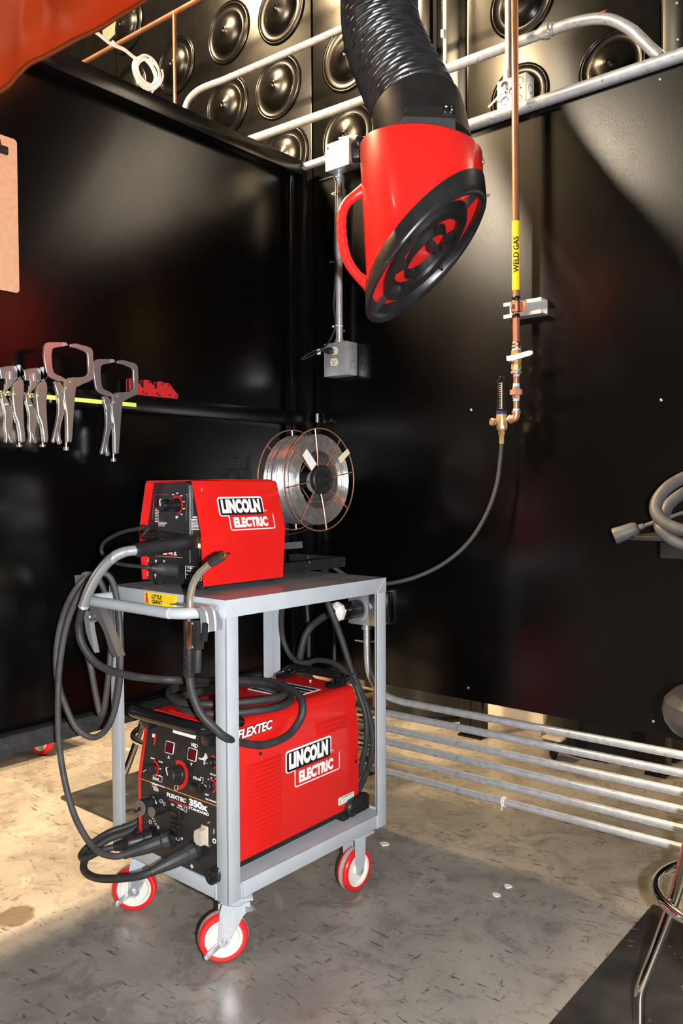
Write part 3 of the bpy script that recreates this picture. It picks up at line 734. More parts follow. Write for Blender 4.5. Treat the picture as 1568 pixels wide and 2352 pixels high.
ptext('FLEXTEC', 383, 1828, 0.0138, 0.04, 1.36)
ptext('350x', 434, 1848, 0.0225, 0.05, 1.45)
ptext('STANDARD', 433, 1857, 0.0088, 0.03, 1.62)
ptext('ON', 393, 1849, 0.0075); ptext('WELD', 408, 1851, 0.0065, 0.01); ptext('TERMINALS', 405, 1856, 0.0060, 0.01, 0.85)
ptext('LOCAL/', 445, 1789, 0.0075); ptext('REMOTE', 445, 1795, 0.0070)
ptext('www.lincolnelectric.com', 346, 1798, 0.0052, 0.01, 1.1)
ptext('+', 437, 1995, 0.021, 0.03); ptext('-', 469, 2019, 0.02, 0.03)
ptext('-', 401, 1922, 0.016, 0.02); ptext('+', 415, 1930, 0.016, 0.02)
ptext('I', 490, 1914, 0.016, 0.02); ptext('O', 488, 1935, 0.016, 0.03)
ptext('SMAW', 346, 1742, 0.0055); ptext('GTAW', 364, 1750, 0.0055); ptext('CV', 366, 1767, 0.0055); ptext('CV-INNERSHIELD', 364, 1783, 0.0055, 0.01, 0.8)
ptext('HOT START', 482, 1779, 0.0055); ptext('ARC CONTROL', 472, 1836, 0.0055); ptext('SOFT', 471, 1826, 0.0055)
ptext('ArcLink', 352, 1788, 0.0070, 0.02); ptext('ArcLink', 340, 1867, 0.0065, 0.02)
# outlined boxes and small symbols
def frame_box(px, py, w, h, m='whitepaint', t=0.0008, name='print_frame'):
    p = pf(px, py); B = fbasis(p); mb = MB()
    for cx, cy, a, b in ((0, h / 2, w, t), (0, -h / 2, w, t), (-w / 2, 0, t, h), (w / 2, 0, t, h)): mb.box(B @ V((cx, cy, 0.0004)), (a, b, 0.0006), B)
    return build(name, mb, M[m], fp)
for a in ((362, 1787, 0.036, 0.013), (345, 1866, 0.034, 0.014), (463, 1792, 0.010, 0.013), (426, 1859, 0.010, 0.012), (377, 1846, 0.007, 0.008), (408, 1925, 0.012, 0.010)): frame_box(*a)
for px, py, r in ((447, 1788, 0.0055), (370, 1840, 0.005), (345, 1888, 0.005), (405, 1809, 0.0065), (363, 1900, 0.004)):
    p = pf(px, py); B = fbasis(p); build('symbol', MB().ring(p + B.to_3x3() @ V((0, 0, .0004)), B.to_3x3() @ V((0, 0, 1)), r, 0.0006, 20, 4), M['whitepaint'], fp)
p = pf(467, 1742); 
for r in (0.004, 0.007, 0.010, 0.013): arc(p, r, r + 0.0015, D(-75), D(75), M['whitepaint'], 'symbol', fp)
disc(p, 0.003, 0.0006, M['whitepaint'], 'symbol', fp)
for k in range(3): disc(pf(458 + k * 3.2, 1742 + k), 0.0022, 0.0006, M['whitepaint'], 'symbol', fp)
# thermometer icon, white top label
p = pf(356, 1698); B = fbasis(p)
tb_ = build('thermometer_mark', MB().prism(rrect(0.006, 0.030, 0.003, 4, -0.003, -0.015), B, 0.0005), M['redplain'], fp)
build('symbol', MB().box(B @ V((-0.008, 0.008, 0.0004)), (0.009, 0.009, 0.0006), B), M['whitepaint'], fp)
p = pf(424, 1681); B = fbasis(p)
lb = build('serial_label', MB().prism(rrect(0.088, 0.020, 0.002, 2, -0.044, -0.010), B @ Matrix.Translation((0, 0, 0.0004)), 0.0006), M['label'], fp)
build('small_print', MB().box(B @ V((0.022, 0.003, 0.0012)), (0.03, 0.010, 0.0005), B), mat('pale_blue_print', (0.35, 0.40, 0.52)), lb)
# orange rule across the front and red underline
a0, a1 = pf(330, 1790), pf(497, 1852)
mb = MB(); mid = (a0 + a1) / 2
mb.box(((xa + xb) / 2, yf(ZK - .002) + 0.0004, (a0.z + a1.z) / 2), (xb - xa - 0.004, 0.0012, 0.0016)); build('orange_rule', mb, M['orange'], fp)
p = pf(409, 1843); build('underline', MB().box((p.x, p.y + 0.0003, p.z - 0.001), (0.072, 0.001, 0.0028)), M['redplain'], fp)
# small printed badge
p = pf(357, 1809); B = fbasis(p)
bb = build('badge_outline', MB().prism(rrect(0.022, 0.009, 0.002, 3, -0.014, 0.000), B, 0.0005).prism(rrect(0.020, 0.008, 0.002, 3, -0.008, -0.008), B, 0.0005), M['whitepaint'], fp)
build('badge_field', MB().prism(rrect(0.018, 0.006, 0.0015, 3, -0.007, -0.007), B @ Matrix.Translation((0, 0, .0004)), 0.0004), M['redplain'], bb)
text('LINCOLN', 0.0065, B @ Matrix.Translation((-0.0125, 0.0022, 0.0007)), M['slot'], bb, bold=0.03, sx=0.75)
text('ELECTRIC', 0.0045, B @ Matrix.Translation((-0.0062, -0.0058, 0.0010)), M['whitepaint'], bb, bold=0.02, sx=0.8)
# knobs and their scales
p = pf(352, 1766); arc(p, 0.017, 0.0225, D(-60), D(95), M['redplain'], 'knob_scale', fp); knob(p, 0.0145, 0.022, D(215), fp)
p = pf(410, 1780); arc(p, 0.026, 0.036, D(-85), D(120), M['redplain'], 'knob_scale', fp); knob(p, 0.0225, 0.034, D(125), fp)
p = pf(489, 1751); arc(p, 0.0125, 0.0165, D(-60), D(120), M['redplain'], 'knob_scale', fp); knob(p, 0.0105, 0.016, D(200), fp)
p = pf(486, 1806); arc(p, 0.0125, 0.0165, D(-60), D(120), M['redplain'], 'knob_scale', fp); knob(p, 0.0105, 0.016, D(160), fp)
mb = MB()
for px, py in ((485, 1787), (478, 1790), (495, 1789), (473, 1798), (500, 1797)):
    p = pf(px, py); B = fbasis(p); mb.box(p, (0.0028, 0.0028, 0.001), B)
build('scale_ticks', mb, M['whitepaint'], fp)
# rocker switches and blank cover
for px, py in ((451, 1806), (406, 1868), (405, 1905)):
    p = pf(px, py); B = fbasis(p)
    sw = build('rocker_switch', MB().box(B @ V((0, 0, 0.004)), (0.036, 0.032, 0.009), B, bev=0.003), M['plastic'], fp)
    mb = MB().box(B @ V((0.002, -0.001, 0.0095)), (0.026, 0.022, 0.006), B @ Matrix.Rotation(0.10, 4, 'X'), bev=0.003)
    build('rocker', mb, M['glossblack'], sw)
# power switch under a translucent boot
p = pf(469, 1917); B = fbasis(p)
pw = build('power_switch', MB().box(B @ V((0.004, 0, 0.002)), (0.024, 0.048, 0.005), B, bev=0.002), M['beige'], fp)
pr = [(0.012, -0.018), (0.012, 0.018), (-0.003, 0.0195), (-0.012, 0.013), (-0.014, 0.0), (-0.012, -0.013), (-0.004, -0.018)]
build('switch_boot', MB().prism([(x, y) for x, y in pr], B @ Matrix.Translation((0, 0, 0.004)), 0.018), M['beige'], pw)
for px, py in ((480, 1889), (480, 1943)): disc(pf(px, py), 0.003, 0.003, M['steel'], 'screw', fp, seg=10)
# capped connectors
p = pf(348, 1846)
cc = disc(p, 0.021, 0.03, M['plastic'], 'connector', fp, [(0.023, 0), (0.023, 0.004), (0.018, 0.005), (0.018, 0.022), (0.0195, 0.024), (0.0195, 0.034)])
B = fbasis(p); build('cap', MB().lathe(B @ V((0, 0, 0.034)), B.to_3x3() @ V((0, 0, 1)), [(0.0195, 0), (0.0195, 0.003), (0.0001, 0.0035)], 28), mat('worn_brown_cap', (0.16, 0.12, 0.10), 0.6), cc)
build('toggle', MB().ball(B @ V((0.001, -0.002, 0.038)), 0.0055, 10).tube([B @ V((0.001, -0.002, 0.04)), B @ V((-0.004, -0.007, 0.045)), B @ V((-0.010, -0.008, 0.046))], 0.003, 8), M['slot'], cc)
mb = MB().tube([pf(340, 1834), pf(345, 1829, .002), pf(352, 1832, .002), pf(359, 1846, .002), pf(360, 1856, .002)], 0.0016, 8); build('lanyard', mb, M['whitepaint'], cc)
p = pf(369, 1857); c2 = disc(p, 0.014, 0.024, M['plastic'], 'connector', fp, [(0.0145, 0), (0.0145, 0.012), (0.0125, 0.013), (0.0125, 0.022), (0.0135, 0.023), (0.0135, 0.028)])
B = fbasis(p); build('cap', MB().lathe(B @ V((0, 0, 0.028)), B.to_3x3() @ V((0, 0, 1)), [(0.0135, 0), (0.0135, 0.003), (0.0001, 0.0035)], 24), bpy.data.materials['worn_brown_cap'], c2)
mb = MB()
for k in range(9): mb.ring(p + V((-0.012 + 0.0008 * k, -0.020 + 0.0012 * k, -0.012 - k * 0.0037)), (k % 2, (k + 1) % 2, 0.2), 0.0024, 0.0006, 10, 5)
build('chain', mb, M['steel'], c2)
# cable sockets
for px, py, nm in ((352, 1921, 'control_socket'), (388, 1926, 'output_socket'), (446, 1953, 'output_socket')):
    p = pf(px, py); disc(p, 0.024, 0.01, M['glossblack'] if nm[0] == 'c' else M['plastic'], nm, fp, [(0.026, 0), (0.0255, 0.003), (0.021, 0.006), (0.0205, 0.012)])
p = pf(491, 2012)
disc(p, 0.018, 0.012, M['plastic'], 'output_socket', fp, [(0.022, 0), (0.022, 0.004), (0.018, 0.006), (0.0175, 0.012), (0.010, 0.012), (0.009, 0.006)])
for px, py in ((474, 1999), (478, 2042)): disc(pf(px, py), 0.003, 0.002, M['slot'], 'screw', fp, seg=10)
mb = MB(); p = pf(429, 1688)
disc(pf(471, 1689), 0.006, 0.004, M['plastic'], 'screw', fp, seg=6)

# ================================================================ wire feeder on the top shelf
FM = CF @ frame((-0.270, 0.045, CT), 0.0)
fd = thing('wire_feeder', 'red and black wire feeder standing on the top shelf of the cart', 'wire feeder', FM.translation, CA)
FR[fd.name] = FM
FD = 0.295
sec = [(0.128, 0.016), (0.130, 0.150), (0.098, 0.2755), (0.094, 0.2805), (0.088, 0.2825), (-0.088, 0.2825), (-0.094, 0.2805), (-0.098, 0.2755), (-0.130, 0.150), (-0.130, 0.016)]
t = 0.0025
isec = [(x - math.copysign(t, x), min(z, 0.2825 - t)) for x, z in sec]
mb = MB(); n = len(sec)
vs = [V((x, 0, z)) for x, z in sec] + [V((x, FD, z)) for x, z in sec] + [V((x, 0, z)) for x, z in isec] + [V((x, FD, z)) for x, z in isec]
# chamfered lower corners
for k in (0, 9): vs[k].y = 0.008; vs[2 * n + k].y = 0.008; vs[n + k].y = FD - 0.008; vs[3 * n + k].y = FD - 0.008
fs = []
for i in range(n - 1):
    fs += [[i, i + 1, n + i + 1, n + i], [2 * n + i, 3 * n + i, 3 * n + i + 1, 2 * n + i + 1], [i, 2 * n + i, 2 * n + i + 1, i + 1], [n + i, n + i + 1, 3 * n + i + 1, 3 * n + i]]
fs += [[0, n, 3 * n, 2 * n], [n - 1, 3 * n - 1, 4 * n - 1, 2 * n - 1]]
mb.add(vs, fs)
fc = build('cover', mb, M['red'], fd, sharp=25)
build('hinge_strip', MB().box((0.0, FD / 2 + 0.05, 0.2835), (0.17, FD - 0.11, 0.003), bev=0.001), M['red'], fc)
YP = 0.024
pc = [(0.124, 0.012), (0.126, 0.149), (0.094, 0.276), (-0.094, 0.276), (-0.126, 0.149), (-0.124, 0.012)]
MY = Matrix(((1, 0, 0, 0), (0, 0, -1, 0), (0, 1, 0, 0), (0, 0, 0, 1)))       # outline in x-z, extruded towards -y
build('chassis', MB().prism(pc, Matrix.Translation((0, FD - 0.01, 0)) @ MY, FD - 0.01 - YP - 0.004), M['black'], fd)
def ff(px, py, out=0.0): return at(px, py, 'y', YP - out, FM)
FB = lambda p: basis(p, (1, 0, 0), (0, 0, 1))
sx = ff(436, 1200).x                                   # seam between control face and wire door
fp2 = build('front_panel', MB().prism([(sx, 0.014), (sx, 0.276), (-0.094, 0.276), (-0.126, 0.149), (-0.124, 0.014)], Matrix.Translation((0, YP + 0.004, 0)) @ MY, 0.004), M['panel'], fd)
fp3 = build('side_panel', MB().prism([(sx + 0.003, 0.014), (0.124, 0.014), (0.126, 0.149), (0.094, 0.276), (sx + 0.003, 0.276)], Matrix.Translation((0, YP + 0.006, 0)) @ MY, 0.004), M['panel'], fd)
build('edge_trim', MB().box((sx + 0.0015, YP - 0.001, 0.17), (0.003, 0.004, 0.20)), M['steel'], fp2)
p = ff(456, 1127, -0.002); build('round_sticker', MB().lathe(p, (0, -1, 0), [(0.014, 0), (0.014, 0.0006), (0.0001, 0.0007)], 28), M['whitepaint'], fp3)
build('symbol', MB().ring(p + V((0, -.0008, 0)), (0, 1, 0), 0.009, 0.0009, 24, 4).box(p + V((0, -.0008, 0)), (0.004, 0.001, 0.014)), M['slot'], fp3)
def lines(px, py, w, n_, step, parent, hgt=0.0016, seed=0):
    rnd = random.Random(seed); p = ff(px, py); mb = MB()
    for k in range(n_):
        ww = w * rnd.uniform(0.75, 1.0); mb.box(p + V((ww / 2, -0.0004, -k * step)), (ww, 0.0006, hgt))
    return build('small_print', mb, M['whitepaint'], parent)
lines(356, 1169, 0.018, 9, 0.0042, fp2, 0.0016, 1); lines(364, 1199, 0.036, 4, 0.0034, fp2, 0.0014, 2)
lines(439, 1193, 0.040, 8, 0.0036, fp3, 0.0018, 3)
text('MADE IN USA', 0.007, FB(ff(443, 1190, .0008)), M['whitepaint'], fp3, bold=0.02)
def fline(a, b, w, parent, m='steel'):
    p, q = ff(*a), ff(*b); d = q - p; mb = MB()
    mb.sweep([p + V((0, -.0003, 0)), q + V((0, -.0003, 0))], w, 4); return build('panel_line', mb, M[m], parent)
fline((354, 1136), (350, 1192), 0.0004, fp2); fline((354, 1136), (388, 1137), 0.0004, fp2); fline((430, 1136), (427, 1196), 0.0004, fp2); fline((341, 1195), (418, 1199), 0.0005, fp2, 'slot'); fline((427, 1136), (430, 1136), 0.0006, fp2, 'whitepaint')
for px, py in ((357, 1140), (382, 1188), (343, 1197)):
    build('screw', MB().lathe(ff(px, py), (0, -1, 0), [(0.004, 0), (0.0038, 0.0015), (0.002, 0.002)], 10), M['plastic'], fp2)
# wire speed knob
p = ff(406, 1160)
mb = MB(); B = FB(p); k_ = 24
po = [(0.0250 * math.cos(D(-80 + 230 * k / k_)), 0.0250 * math.sin(D(-80 + 230 * k / k_))) for k in range(k_ + 1)]
pi_ = [(0.0205 * math.cos(D(-80 + 230 * k / k_)), 0.0205 * math.sin(D(-80 + 230 * k / k_))) for k in range(k_, -1, -1)]
mb.prism(po + pi_, B, 0.0006); build('knob_scale', mb, M['redplain'], fp2)
mb = MB()
for k in range(9):
    a = D(-85 + 34 * k); mb.box(p + V((0.031 * math.cos(a), -0.0004, 0.031 * math.sin(a))), (0.007, 0.0006, 0.0028))
build('scale_numbers', mb, M['whitepaint'], fp2)
kb = build('knob', MB().lathe(p, (0, -1, 0), [(0.017, 0), (0.017, 0.012), (0.0155, 0.013), (0.0155, 0.034), (0.0165, 0.036), (0.0165, 0.046), (0.013, 0.050), (0.0001, 0.050)], 28), M['glossblack'], fp2)
build('pointer', MB().box(p + V((-0.004, -0.0505, 0.006)), (0.0024, 0.0012, 0.015), Matrix.Rotation(-0.15, 4, 'Y')).box(p + V((-0.006, -0.044, 0.0155)), (0.0024, 0.011, 0.002)), M['whitepaint'], kb)
build('symbol', MB().ring(ff(405, 1188, .0004), (0, 1, 0), 0.003, 0.0006, 16, 4).box(ff(405, 1188, .0004), (0.0008, 0.0008, 0.009)), M['whitepaint'], fp2)
# model name, rule, switch and marks below
text('LF-72', 0.024, FB(ff(374, 1273, .0003)), M['whitepaint'], fp2, bold=0.05, sx=1.05)
q = ff(392, 1274); build('underline', MB().box(q + V((0.001, -0.0003, 0)), (0.042, 0.0008, 0.0022)), M['redplain'], fp2)
a, b = ff(358, 1277), ff(423, 1281); build('orange_rule', MB().sweep([a + V((0, -.0004, 0)), b + V((0, -.0004, 0))], 0.0009, 4), M['orange'], fp2)
lines(330, 1274, 0.030, 1, 0.004, fp2, 0.0022, 5)
q = ff(345, 1268); build('red_label', MB().box(q + V((0, -.0004, 0)), (0.022, 0.0008, 0.005)), M['redplain'], fp2)
for px, py in ((339, 1286), (338, 1318)):
    q = ff(px, py); build('symbol', MB().box(q + V((-.003, -.0004, .003)), (0.002, 0.0006, 0.006)).box(q + V((.003, -.0004, .003)), (0.002, 0.0006, 0.006)).box(q + V((0, -.0004, -.003)), (0.009, 0.0006, 0.002)), M['whitepaint'], fp2)
q = ff(338, 1300); tg = build('toggle_switch', MB().lathe(q, (0, -1, 0), [(0.006, 0), (0.006, 0.002), (0.0035, 0.003)], 12).sweep([q, q + V((0.003, -0.014, -0.004))], 0.002, 8), M['steel'], fp2)
for px, py in ((358, 1290), (357, 1322)):
    q = ff(px, py); build('symbol', MB().ring(q + V((0, -.0004, .002)), (0, 1, 0), 0.0025, 0.0009, 12, 4).box(q + V((0, -.0004, -.003)), (0.0015, 0.0006, 0.006)), M['whitepaint'], fp2)
text('12', 0.009, FB(ff(374, 1292, .0003)), M['whitepaint'], fp2, bold=0.02)
q = ff(397, 1312); build('socket', MB().box(q + V((0.006, -0.003, 0.002)), (0.036, 0.008, 0.038), bev=0.002), M['plastic'], fp2)
# printed rating box
r0, r1 = ff(426, 1300), ff(463, 1333)
mb = MB()
for zz in (r0.z, (r0.z * 2 + r1.z) / 3, (r0.z + r1.z * 2) / 3, r1.z): mb.box(((r0.x + r1.x) / 2, YP - .0004, zz), (r1.x - r0.x, 0.0006, 0.0009))
for xx in (r0.x, (r0.x * 2 + r1.x) / 3, r1.x): mb.box((xx, YP - .0004, (r0.z + r1.z) / 2), (0.0009, 0.0006, r0.z - r1.z))
build('rating_print', mb, M['whitepaint'], fp3); lines(430, 1304, 0.022, 1, 0.004, fp3, 0.0022, 6); lines(432, 1311, 0.010, 1, 0.004, fp3, 0.003, 7)
# inside the wire door opening: gas hose with brass nut, and the gun receiver
g = ff(458, 1258, 0.012); gh = build('gas_tube', MB().tube([g, g + V((0.001, 0, -0.02)), g + V((-0.006, 0.004, -0.042)), g + V((-0.018, 0.012, -0.052))], 0.0052, 10), M['glossblack'], fd)
build('brass_nut', MB().lathe(g + V((0, 0, -0.002)), (0, 0, 1), [(0.0055, 0), (0.0055, 0.012), (0.004, 0.014)], 6), M['brass'], gh)
mb = MB(); c = ff(432, 1255); mb.lathe(c + V((0.008, 0, -0.012)), (0, -1, 0), [(0.034, 0), (0.034, 0.002), (0.0001, 0.0025)], 32); build('round_cover', mb, M['black'], fp3)
g0 = at(462, 1240, 'y', 0.048, FM); build('gun_receiver', MB().lathe(g0 + V((0.004, -0.004, 0)), (0, -1, 0), [(0.019, 0), (0.019, 0.022), (0.015, 0.024)], 24), M['copperdull'], fd)
# feet
for x, y in ((0.07, 0.052), (-0.105, 0.048), (0.075, 0.285), (-0.105, 0.285), (0.045, 0.552), (-0.10, 0.552)):
    build('foot', MB().lathe((x, y, 0.0), (0, 0, 1), [(0.011, 0), (0.013, 0.003), (0.016, 0.018), (0.014, 0.020)], 16), M['plastic'], fd)
# base tray, column and spindle for the wire spool
mb = MB(); y0, y1, x0, x1 = 0.10, 0.595, -0.115, 0.090
mb.box(((x0 + x1) / 2, (y0 + y1) / 2, 0.020), (x1 - x0, y1 - y0, 0.003))
for x in (x0, x1): mb.box((x, (y0 + y1) / 2, 0.034), (0.003, y1 - y0, 0.030))
mb.box(((x0 + x1) / 2, y1, 0.034), (x1 - x0, 0.003, 0.030))
build('base_tray', mb, mat('black_speckled_paint', (0.010, 0.010, 0.011), 0.4, 0, 0.2, 20, 0.1, 300, speck=((0.35, 0.35, 0.36), 170, 0.735)), fd)
XS = 0.0                                              # spool axle runs along x
SC_ = V((0.055, 0.525, 0.286))                          # spool centre of the near rim
mb = MB(); mb.box((-0.095, 0.50, 0.155), (0.004, 0.075, 0.275), bev=0.001); mb.box((-0.080, 0.464, 0.155), (0.034, 0.004, 0.275), bev=0.001)
build('spool_column', mb, M['frame'], fd)
build('column_brace', MB().box((-0.03, 0.462, 0.085), (0.13, 0.003, 0.020), Matrix.Rotation(-0.10, 4, 'Y')), mat('grey_bar', (0.10, 0.10, 0.10), 0.5), fd)
mb = MB(); mb.cyl((-0.098, SC_.y, SC_.z), (0.062, SC_.y, SC_.z), 0.024, seg=24)
build('spindle', mb, M['plastic'], fd)
mb = MB(); ax = V((1, 0, 0))
mb.lathe((0.050, SC_.y, SC_.z), ax, [(0.040, 0), (0.044, 0.003), (0.044, 0.014), (0.041, 0.018), (0.026, 0.019), (0.025, 0.024), (0.018, 0.025), (0.016, 0.012), (0.0001, 0.010)], 36)
for k in range(8):
    a = 2 * PI * k / 8; mb.box((0.069, SC_.y + 0.034 * math.cos(a), SC_.z + 0.034 * math.sin(a)), (0.003, 0.010, 0.007), Matrix.Rotation(a, 4, 'X'), bev=0.001)
build('spindle_collar', mb, M['plastic'], fd)
build('brake_disc', MB().lathe((0.030, SC_.y - 0.004, SC_.z - 0.006), ax, [(0.034, 0), (0.034, 0.004), (0.02, 0.006)], 30), M['zinc'], fd)
# drive motor bracket showing above the cover at the back
mb = MB(); mb.box((-0.085, 0.322, 0.290), (0.060, 0.045, 0.060), bev=0.004); mb.box((-0.128, 0.318, 0.285), (0.045, 0.03, 0.034), bev=0.005)
mb.box((-0.060, 0.315, 0.335), (0.030, 0.030, 0.040), bev=0.004); mb.box((-0.075, 0.315, 0.354), (0.075, 0.036, 0.006), bev=0.002)
build('drive_bracket', mb, M['plastic'], fd)
# badge on the cover: upper side leans in
l0 = at(497, 1167, 'x', 0.113, FM); l1 = at(620, 1188, 'x', 0.113, FM); l2 = at(523, 1217, 'x', 0.113, FM)
zb_ = l2.z - 0.002; nx = V((0.0, 0.0, 1.0))
tilt = V((-(0.130 - 0.098) / (0.2755 - 0.150), 0, 1)).normalized()
xa_ = 0.130 - (zb_ - 0.150) * (0.032 / 0.1255)
badge(fc, basis((xa_ + 0.0008, l0.y + 0.004, zb_), (0, 1, 0), tilt), l1.y - l0.y)
sm = at(605, 1258, 'x', 0.1305, FM); build('scuff', MB().box((0.1300, sm.y, sm.z), (0.0012, 0.003, 0.004)), M['darkred'], fc)

# ================================================================ wire spool
R_ = 0.157
ws = thing('wire_spool', 'large steel spool of bright welding wire with copper coloured spokes behind the feeder', 'wire spool', FM @ V((0.0, SC_.y, SC_.z - R_)), CA)
FR[ws.name] = frame(FM @ V((0.0, SC_.y, SC_.z - R_)), CA)
cz = V((0, 0, R_)); xn, xf = 0.055, -0.058
for x in (xn, xf): build('rim', MB().ring(cz + V((x, 0, 0)), (1, 0, 0), R_ - 0.002, 0.0022, 72, 8), M['copperwire'], ws)
for x, in_ in ((xn, 1), (xf, -1)):
    for k in range(8):
        a = 2 * PI * k / 8 + (0.16 if in_ > 0 else 0.05)
        d = V((0, math.cos(a), math.sin(a)))
        build('spoke', MB().tube([cz + V((x, 0, 0)) + d * (R_ - 0.002), cz + V((x - in_ * 0.002, 0, 0)) + d * 0.085, cz + V((x - in_ * 0.008, 0, 0)) + d * 0.036], 0.0021, 6, 4), M['copperwire'], ws)
for k in range(4):
    mb = MB(); a = 2 * PI * k / 4 + 0.6; u = V((0, math.cos(a), math.sin(a))) * 0.083; w = V((0, -math.sin(a), math.cos(a))) * 0.045
    for x in (xn - 0.012, xf + 0.012): mb.sweep([cz + V((x, 0, 0)) + u - w, cz + V((x, 0, 0)) + u + w], 0.0018, 6)
    mb.sweep([cz + V((xn - 0.008, 0, 0)) + u, cz + V((xf + 0.008, 0, 0)) + u], 0.0018, 6)
    build('inner_cage', mb, M['copperwire'], ws)
# the wound wire: ribbed surfaces of many turns
mb = MB(); prof = []; rw = random.Random(4)
nn = 44; xo, xi = xn - 0.006, xf + 0.006
for k in range(22):                                    # near face from the core outwards
    r = 0.088 + (0.137 - 0.088) * k / 21; prof.append((r - 0.0008, xo - 0.0016 + rw.uniform(-.0003, .0003))); prof.append((r + 0.0004, xo + rw.uniform(-.0003, .0003)))
for k in range(nn):
    x = xo + (xi - xo) * k / (nn - 1); prof.append((0.1372 - 0.0010 + rw.uniform(-.0003, .0003), x)); prof.append((0.1372 + rw.uniform(-.0003, .0004), x - 0.0011))
for k in range(12):
    r = 0.137 - (0.137 - 0.088) * k / 11; prof.append((r, xi + (k % 2) * 0.0015))
prof.append((0.088, xi)); prof.append((0.088, xo - 0.002))
b_ = len(prof); seg = 96; vs = []; fs = []
for r, x in prof:
    for k in range(seg):
        a = 2 * PI * k / seg; wob = 1 + 0.004 * math.sin(3 * a + x * 60) ; vs.append((x, r * wob * math.cos(a), R_ + r * wob * math.sin(a)))
for i in range(b_ - 1):
    for k in range(seg):
        l = (k + 1) % seg; fs.append([i * seg + k, i * seg + l, (i + 1) * seg + l, (i + 1) * seg + k])
mb.add(vs, fs); build('wound_wire', mb, M['wire'], ws, sharp=70)
for an, w_, l_, m_, r0_ in ((0.32 * PI + 0.42 * PI, 0.030, 0.062, 'label', 0.050), (0.20 * PI, 0.020, 0.056, 'ivory', 0.100)):
    d = V((0, math.cos(an), math.sin(an))); B = basis(cz + V((xn + 0.004, 0, 0)) + d * r0_, d, V((0, -d.z, d.y)))
    build('paper_tag', MB().prism([(0, -w_ / 2), (l_ * .6, -w_ / 2), (l_, -w_ / 2.2), (l_ * .97, w_ / 2.4), (l_ * .5, w_ / 2), (0, w_ / 2)], B, 0.0008), M[m_], ws)
# loose wire running to the feeder
mb = MB().tube([cz + V((0, 0.05, -0.128)), cz + V((0.0, -0.02, -0.157)), cz + V((0.0, -0.12, -0.165)), cz + V((0.0, -0.24, -0.160))], 0.0007, 6)
build('wire_end', mb, M['wire'], ws)

# ================================================================ cables with fixed end points
def lp(lst, fr=CF):
    """photo pixels with a plane of the cart each: (px, py, axis, value)"""
    return [CF @ at(a, b, c, d, CF) for a, b, c, d in lst]
# MIG gun: connector, spring guard, cable, handle, neck
gun = thing('welding_gun', 'black cabled welding gun hanging from the cart handle, its cable coiled on the power source', 'welding gun', (0, 0, 0))
FR[gun.name] = Matrix.Identity(4)
gb = CF @ V((-0.10, -0.062, 0.70)); gun.location = gb; FR[gun.name] = frame(gb)
g0w = FM @ (g0 + V((0.004, 0.0, 0)))
gend = CF @ at(312, 1264, 'y', -0.092, CF)
dv = (gend - g0w); gl = dv.length; dn = dv.normalized()
mb = MB(); mb.lathe(g0w + dn * 0.002, dn, [(0.0155, 0), (0.0155, gl * .19), (0.0205, gl * .20), (0.0215, gl * .24), (0.0215, gl * .31), (0.0195, gl * .34), (0.0185, gl * .6), (0.0175, gl * .98), (0.014, gl)], 28)
conn = build('connector_grip', mb, M['black'], gun, world=True)
mb = MB(); up = V((0, 0, 1)); sd = dn.cross(up).normalized(); upn = sd.cross(dn)
hb = lambda s, u_: g0w + dn * (gl * s) + upn * u_
bl = basis((0, 0, 0), dn, sd.cross(dn) * -1)
mb.add([hb(.33, .012) + sd * .012, hb(.33, .012) - sd * .012, hb(.62, .012) + sd * .012, hb(.62, .012) - sd * .012, hb(.36, .026) + sd * .012, hb(.36, .026) - sd * .012, hb(.60, .038) + sd * .012, hb(.60, .038) - sd * .012],
       [[0, 1, 3, 2], [4, 6, 7, 5], [0, 4, 5, 1], [2, 3, 7, 6], [0, 2, 6, 4], [1, 5, 7, 3]])
build('trigger_lead_block', mb, M['glossblack'], conn, world=True)
mb = MB(); c0 = hb(.60, .030); mb.cyl(c0, c0 + dn * 0.022, 0.0105, 0.0105, 20).cyl(c0 + dn * 0.024, c0 + dn * 0.045, 0.0105, 0.0105, 20).cyl(c0 + dn * .04, c0 + dn * .055, 0.006, 0.005, 14)
build('trigger_plug', mb, M['glossblack'], conn, world=True)
cpl_end = c0 + dn * 0.055
sp = [gend - dn * .004] + lp([(285, 1268, 'y', -0.115), (255, 1284, 'y', -0.132), (226, 1317, 'y', -0.140), (204, 1358, 'y', -0.140), (191, 1394, 'y', -0.138)])
path = spline(sp, 26)
rad = [0.0122 + (0.0011 if k % 2 else -0.0004) for k in range(len(path))]
build('spring_guard', MB().sweep(path, rad, 20), M['zinc'], gun, world=True, sharp=80)
ztop = 0.205 + 0.372
cab = sp[-2:] + lp([(184, 1418, 'y', -0.137), (181, 1445, 'y', -0.134), (190, 1482, 'y', -0.128), (220, 1522, 'y', -0.112), (268, 1545, 'y', -0.088), (340, 1558, 'y', -0.046), (420, 1563, 'y', 0.02)])
def loopz(pts, z): return [CF @ at(px, py, 'z', z, CF) for px, py in pts]
z1 = ztop + 0.014
cab += loopz([(500, 1566), (560, 1566), (620, 1572), (652, 1588), (640, 1602), (560, 1613), (470, 1618), (410, 1610), (388, 1590), (420, 1572)], z1 + 0.020)
cab += loopz([(500, 1568), (590, 1572), (650, 1588), (668, 1606), (640, 1624), (560, 1636), (480, 1640), (430, 1632), (396, 1608), (392, 1588), (430, 1574)], z1 + 0.002)
cab += loopz([(510, 1563), (580, 1563), (640, 1570)], z1 + 0.020)
